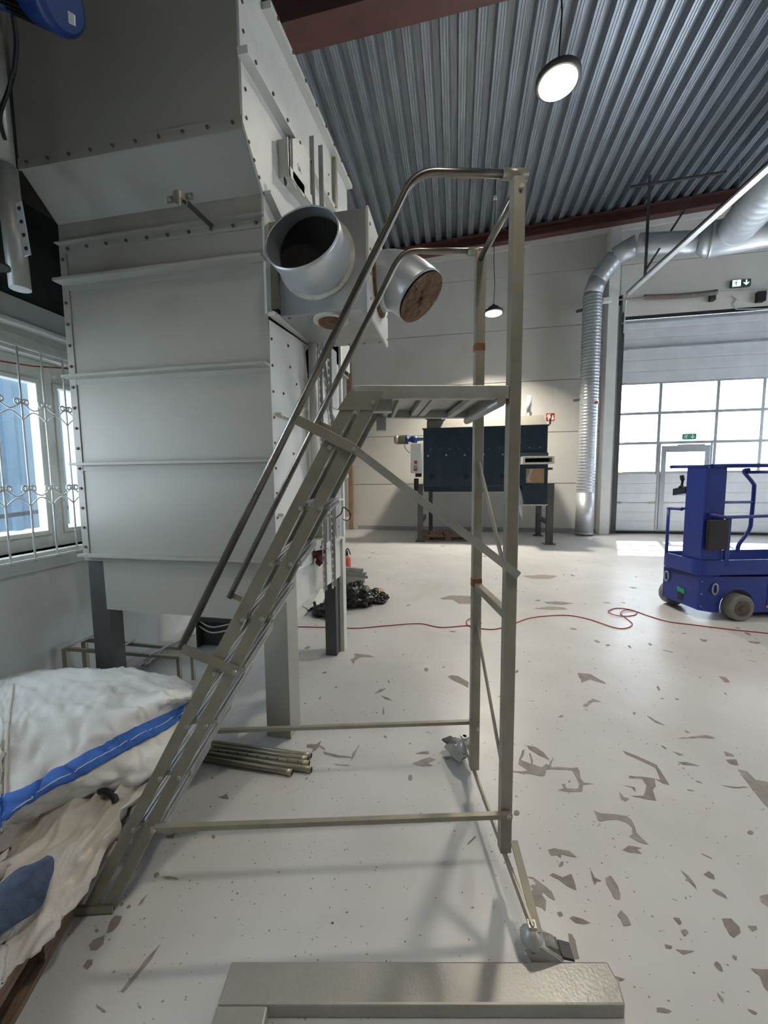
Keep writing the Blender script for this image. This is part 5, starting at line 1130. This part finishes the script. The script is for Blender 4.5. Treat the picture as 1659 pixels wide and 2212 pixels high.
def blob(c, rx, ry, rz, seed, amp=.35):
    mb = MB(); bm = mb.bm; bmesh.ops.create_icosphere(bm, subdivisions=5, radius=1)
    for v_ in bm.verts:
        q = v_.co * 2.2 + V((seed, 0, 0)); h = 1 + amp * (noise.noise(q) + .6 * (1 - 2.4 * abs(noise.noise(q * 2.1))) * .5)
        v_.co = V((c[0] + v_.co.x * rx * h, c[1] + v_.co.y * ry * h, max(.004, c[2] + v_.co.z * rz * h)))
    for f in bm.faces: f.smooth = True
    return mb
h1 = onZ(735, 1330); h2 = onZ(760, 1310); h3 = onZ(805, 1305); h4 = onZ(700, 1325)
lb_ = thing('black_bin_liner', 'heap of glossy black plastic bin liner on the floor behind the hopper leg', 'bin liner', (h2.x, h2.y, 0))
blob((h2.x, h2.y + .06, .10), .22, .18, .15, 1).build('left_heap', m_plastic, lb_); blob((h3.x - .03, h3.y + .1, .05), .17, .12, .09, 4).build('right_heap', m_plastic, lb_); blob((h1.x - .14, h1.y, .05), .16, .12, .07, 7).build('front_heap', m_plastic, lb_)
bxc = thing('white_carton', 'white and blue carton leaning among the rubbish behind the hopper', 'carton', (-1.45, 4.15, 0))
MB().poly([onY(688, 1320, 4.05), onY(672, 1310, 4.05), onY(690, 1276, 4.3), onY(708, 1278, 4.3)], (.0, .10, .0)).build('carton_face', m_white, bxc); MB().poly([onY(700, 1322, 4.06), onY(689, 1320, 4.06), onY(706, 1280, 4.28), onY(714, 1288, 4.28)], (.0, .08, 0)).build('blue_side', m_cardblue, bxc)
P = [onY(676, 1301, 4.03), onY(681, 1297, 4.03), onY(684, 1305, 4.04), onY(680, 1312, 4.03)]; MB().poly([p_ - V((0, .01, 0)) for p_ in P], (0, .004, 0)).build('printed_mark', m_grey, bxc)
mp_ = thing('bent_sheet_offcut', 'small bent bright metal sheet offcut left of the white carton', 'sheet metal', (-1.7, 4.1, 0))
MB().poly([onZ(652, 1308, .01), onZ(668, 1318, .01), onZ(680, 1306, .05), onZ(664, 1296, .06)], (0, 0, .004)).poly([onZ(664, 1318, .0), onZ(680, 1306, .0), onZ(680, 1306, .10), onZ(664, 1318, .09)], (0, .004, 0)).build('bent_sheet', m_alu, mp_)
lf_ = MB().poly([onZ(807, 1278, .004), onZ(812, 1270, .006), onZ(823, 1270, .004), onZ(830, 1275, .008), onZ(822, 1281, .004)], (0, 0, .003)).build('dry_leaf', m_leaf, None); tag(lf_, 'curled brown dry leaf on the floor beyond the bin liner heap', 'leaf')
# thin steel wire hanging down the hall in front of the ceiling
wa, wb_ = onY(1172, 0, 3.2), onY(1100, 420, 3.2)
wi = MB().tube(bez([wa + (wa - wb_) * .6, wa, wa.lerp(wb_, .5) + V((.004, 0, 0)), wb_]), .0045, 6).build('steel_wire', m_alu, None); tag(wi, 'thin bright wire running down past the ceiling to behind the ladder post', 'wire')
cw = onY(1072, 500, 8.5)
# floor-standing white pipe at far left of the back wall
wp = thing('white_drain_pipe', 'white drain pipe beside the brown wooden post on the back wall', 'pipe', (-3.1, 10.8, 0))
q = onY(750, 1100, 10.8); MB().tube([(q.x, 10.8, .0), (q.x, 10.8, 6.5)], .055, 16).build('pipe', m_white, wp); MB().ring((q.x, 10.8, 1.5), (0, 0, 1), .055, .07, .12, 20).ring((q.x, 10.8, .25), (0, 0, 1), .055, .07, .12, 20).build('sockets', m_white, wp)
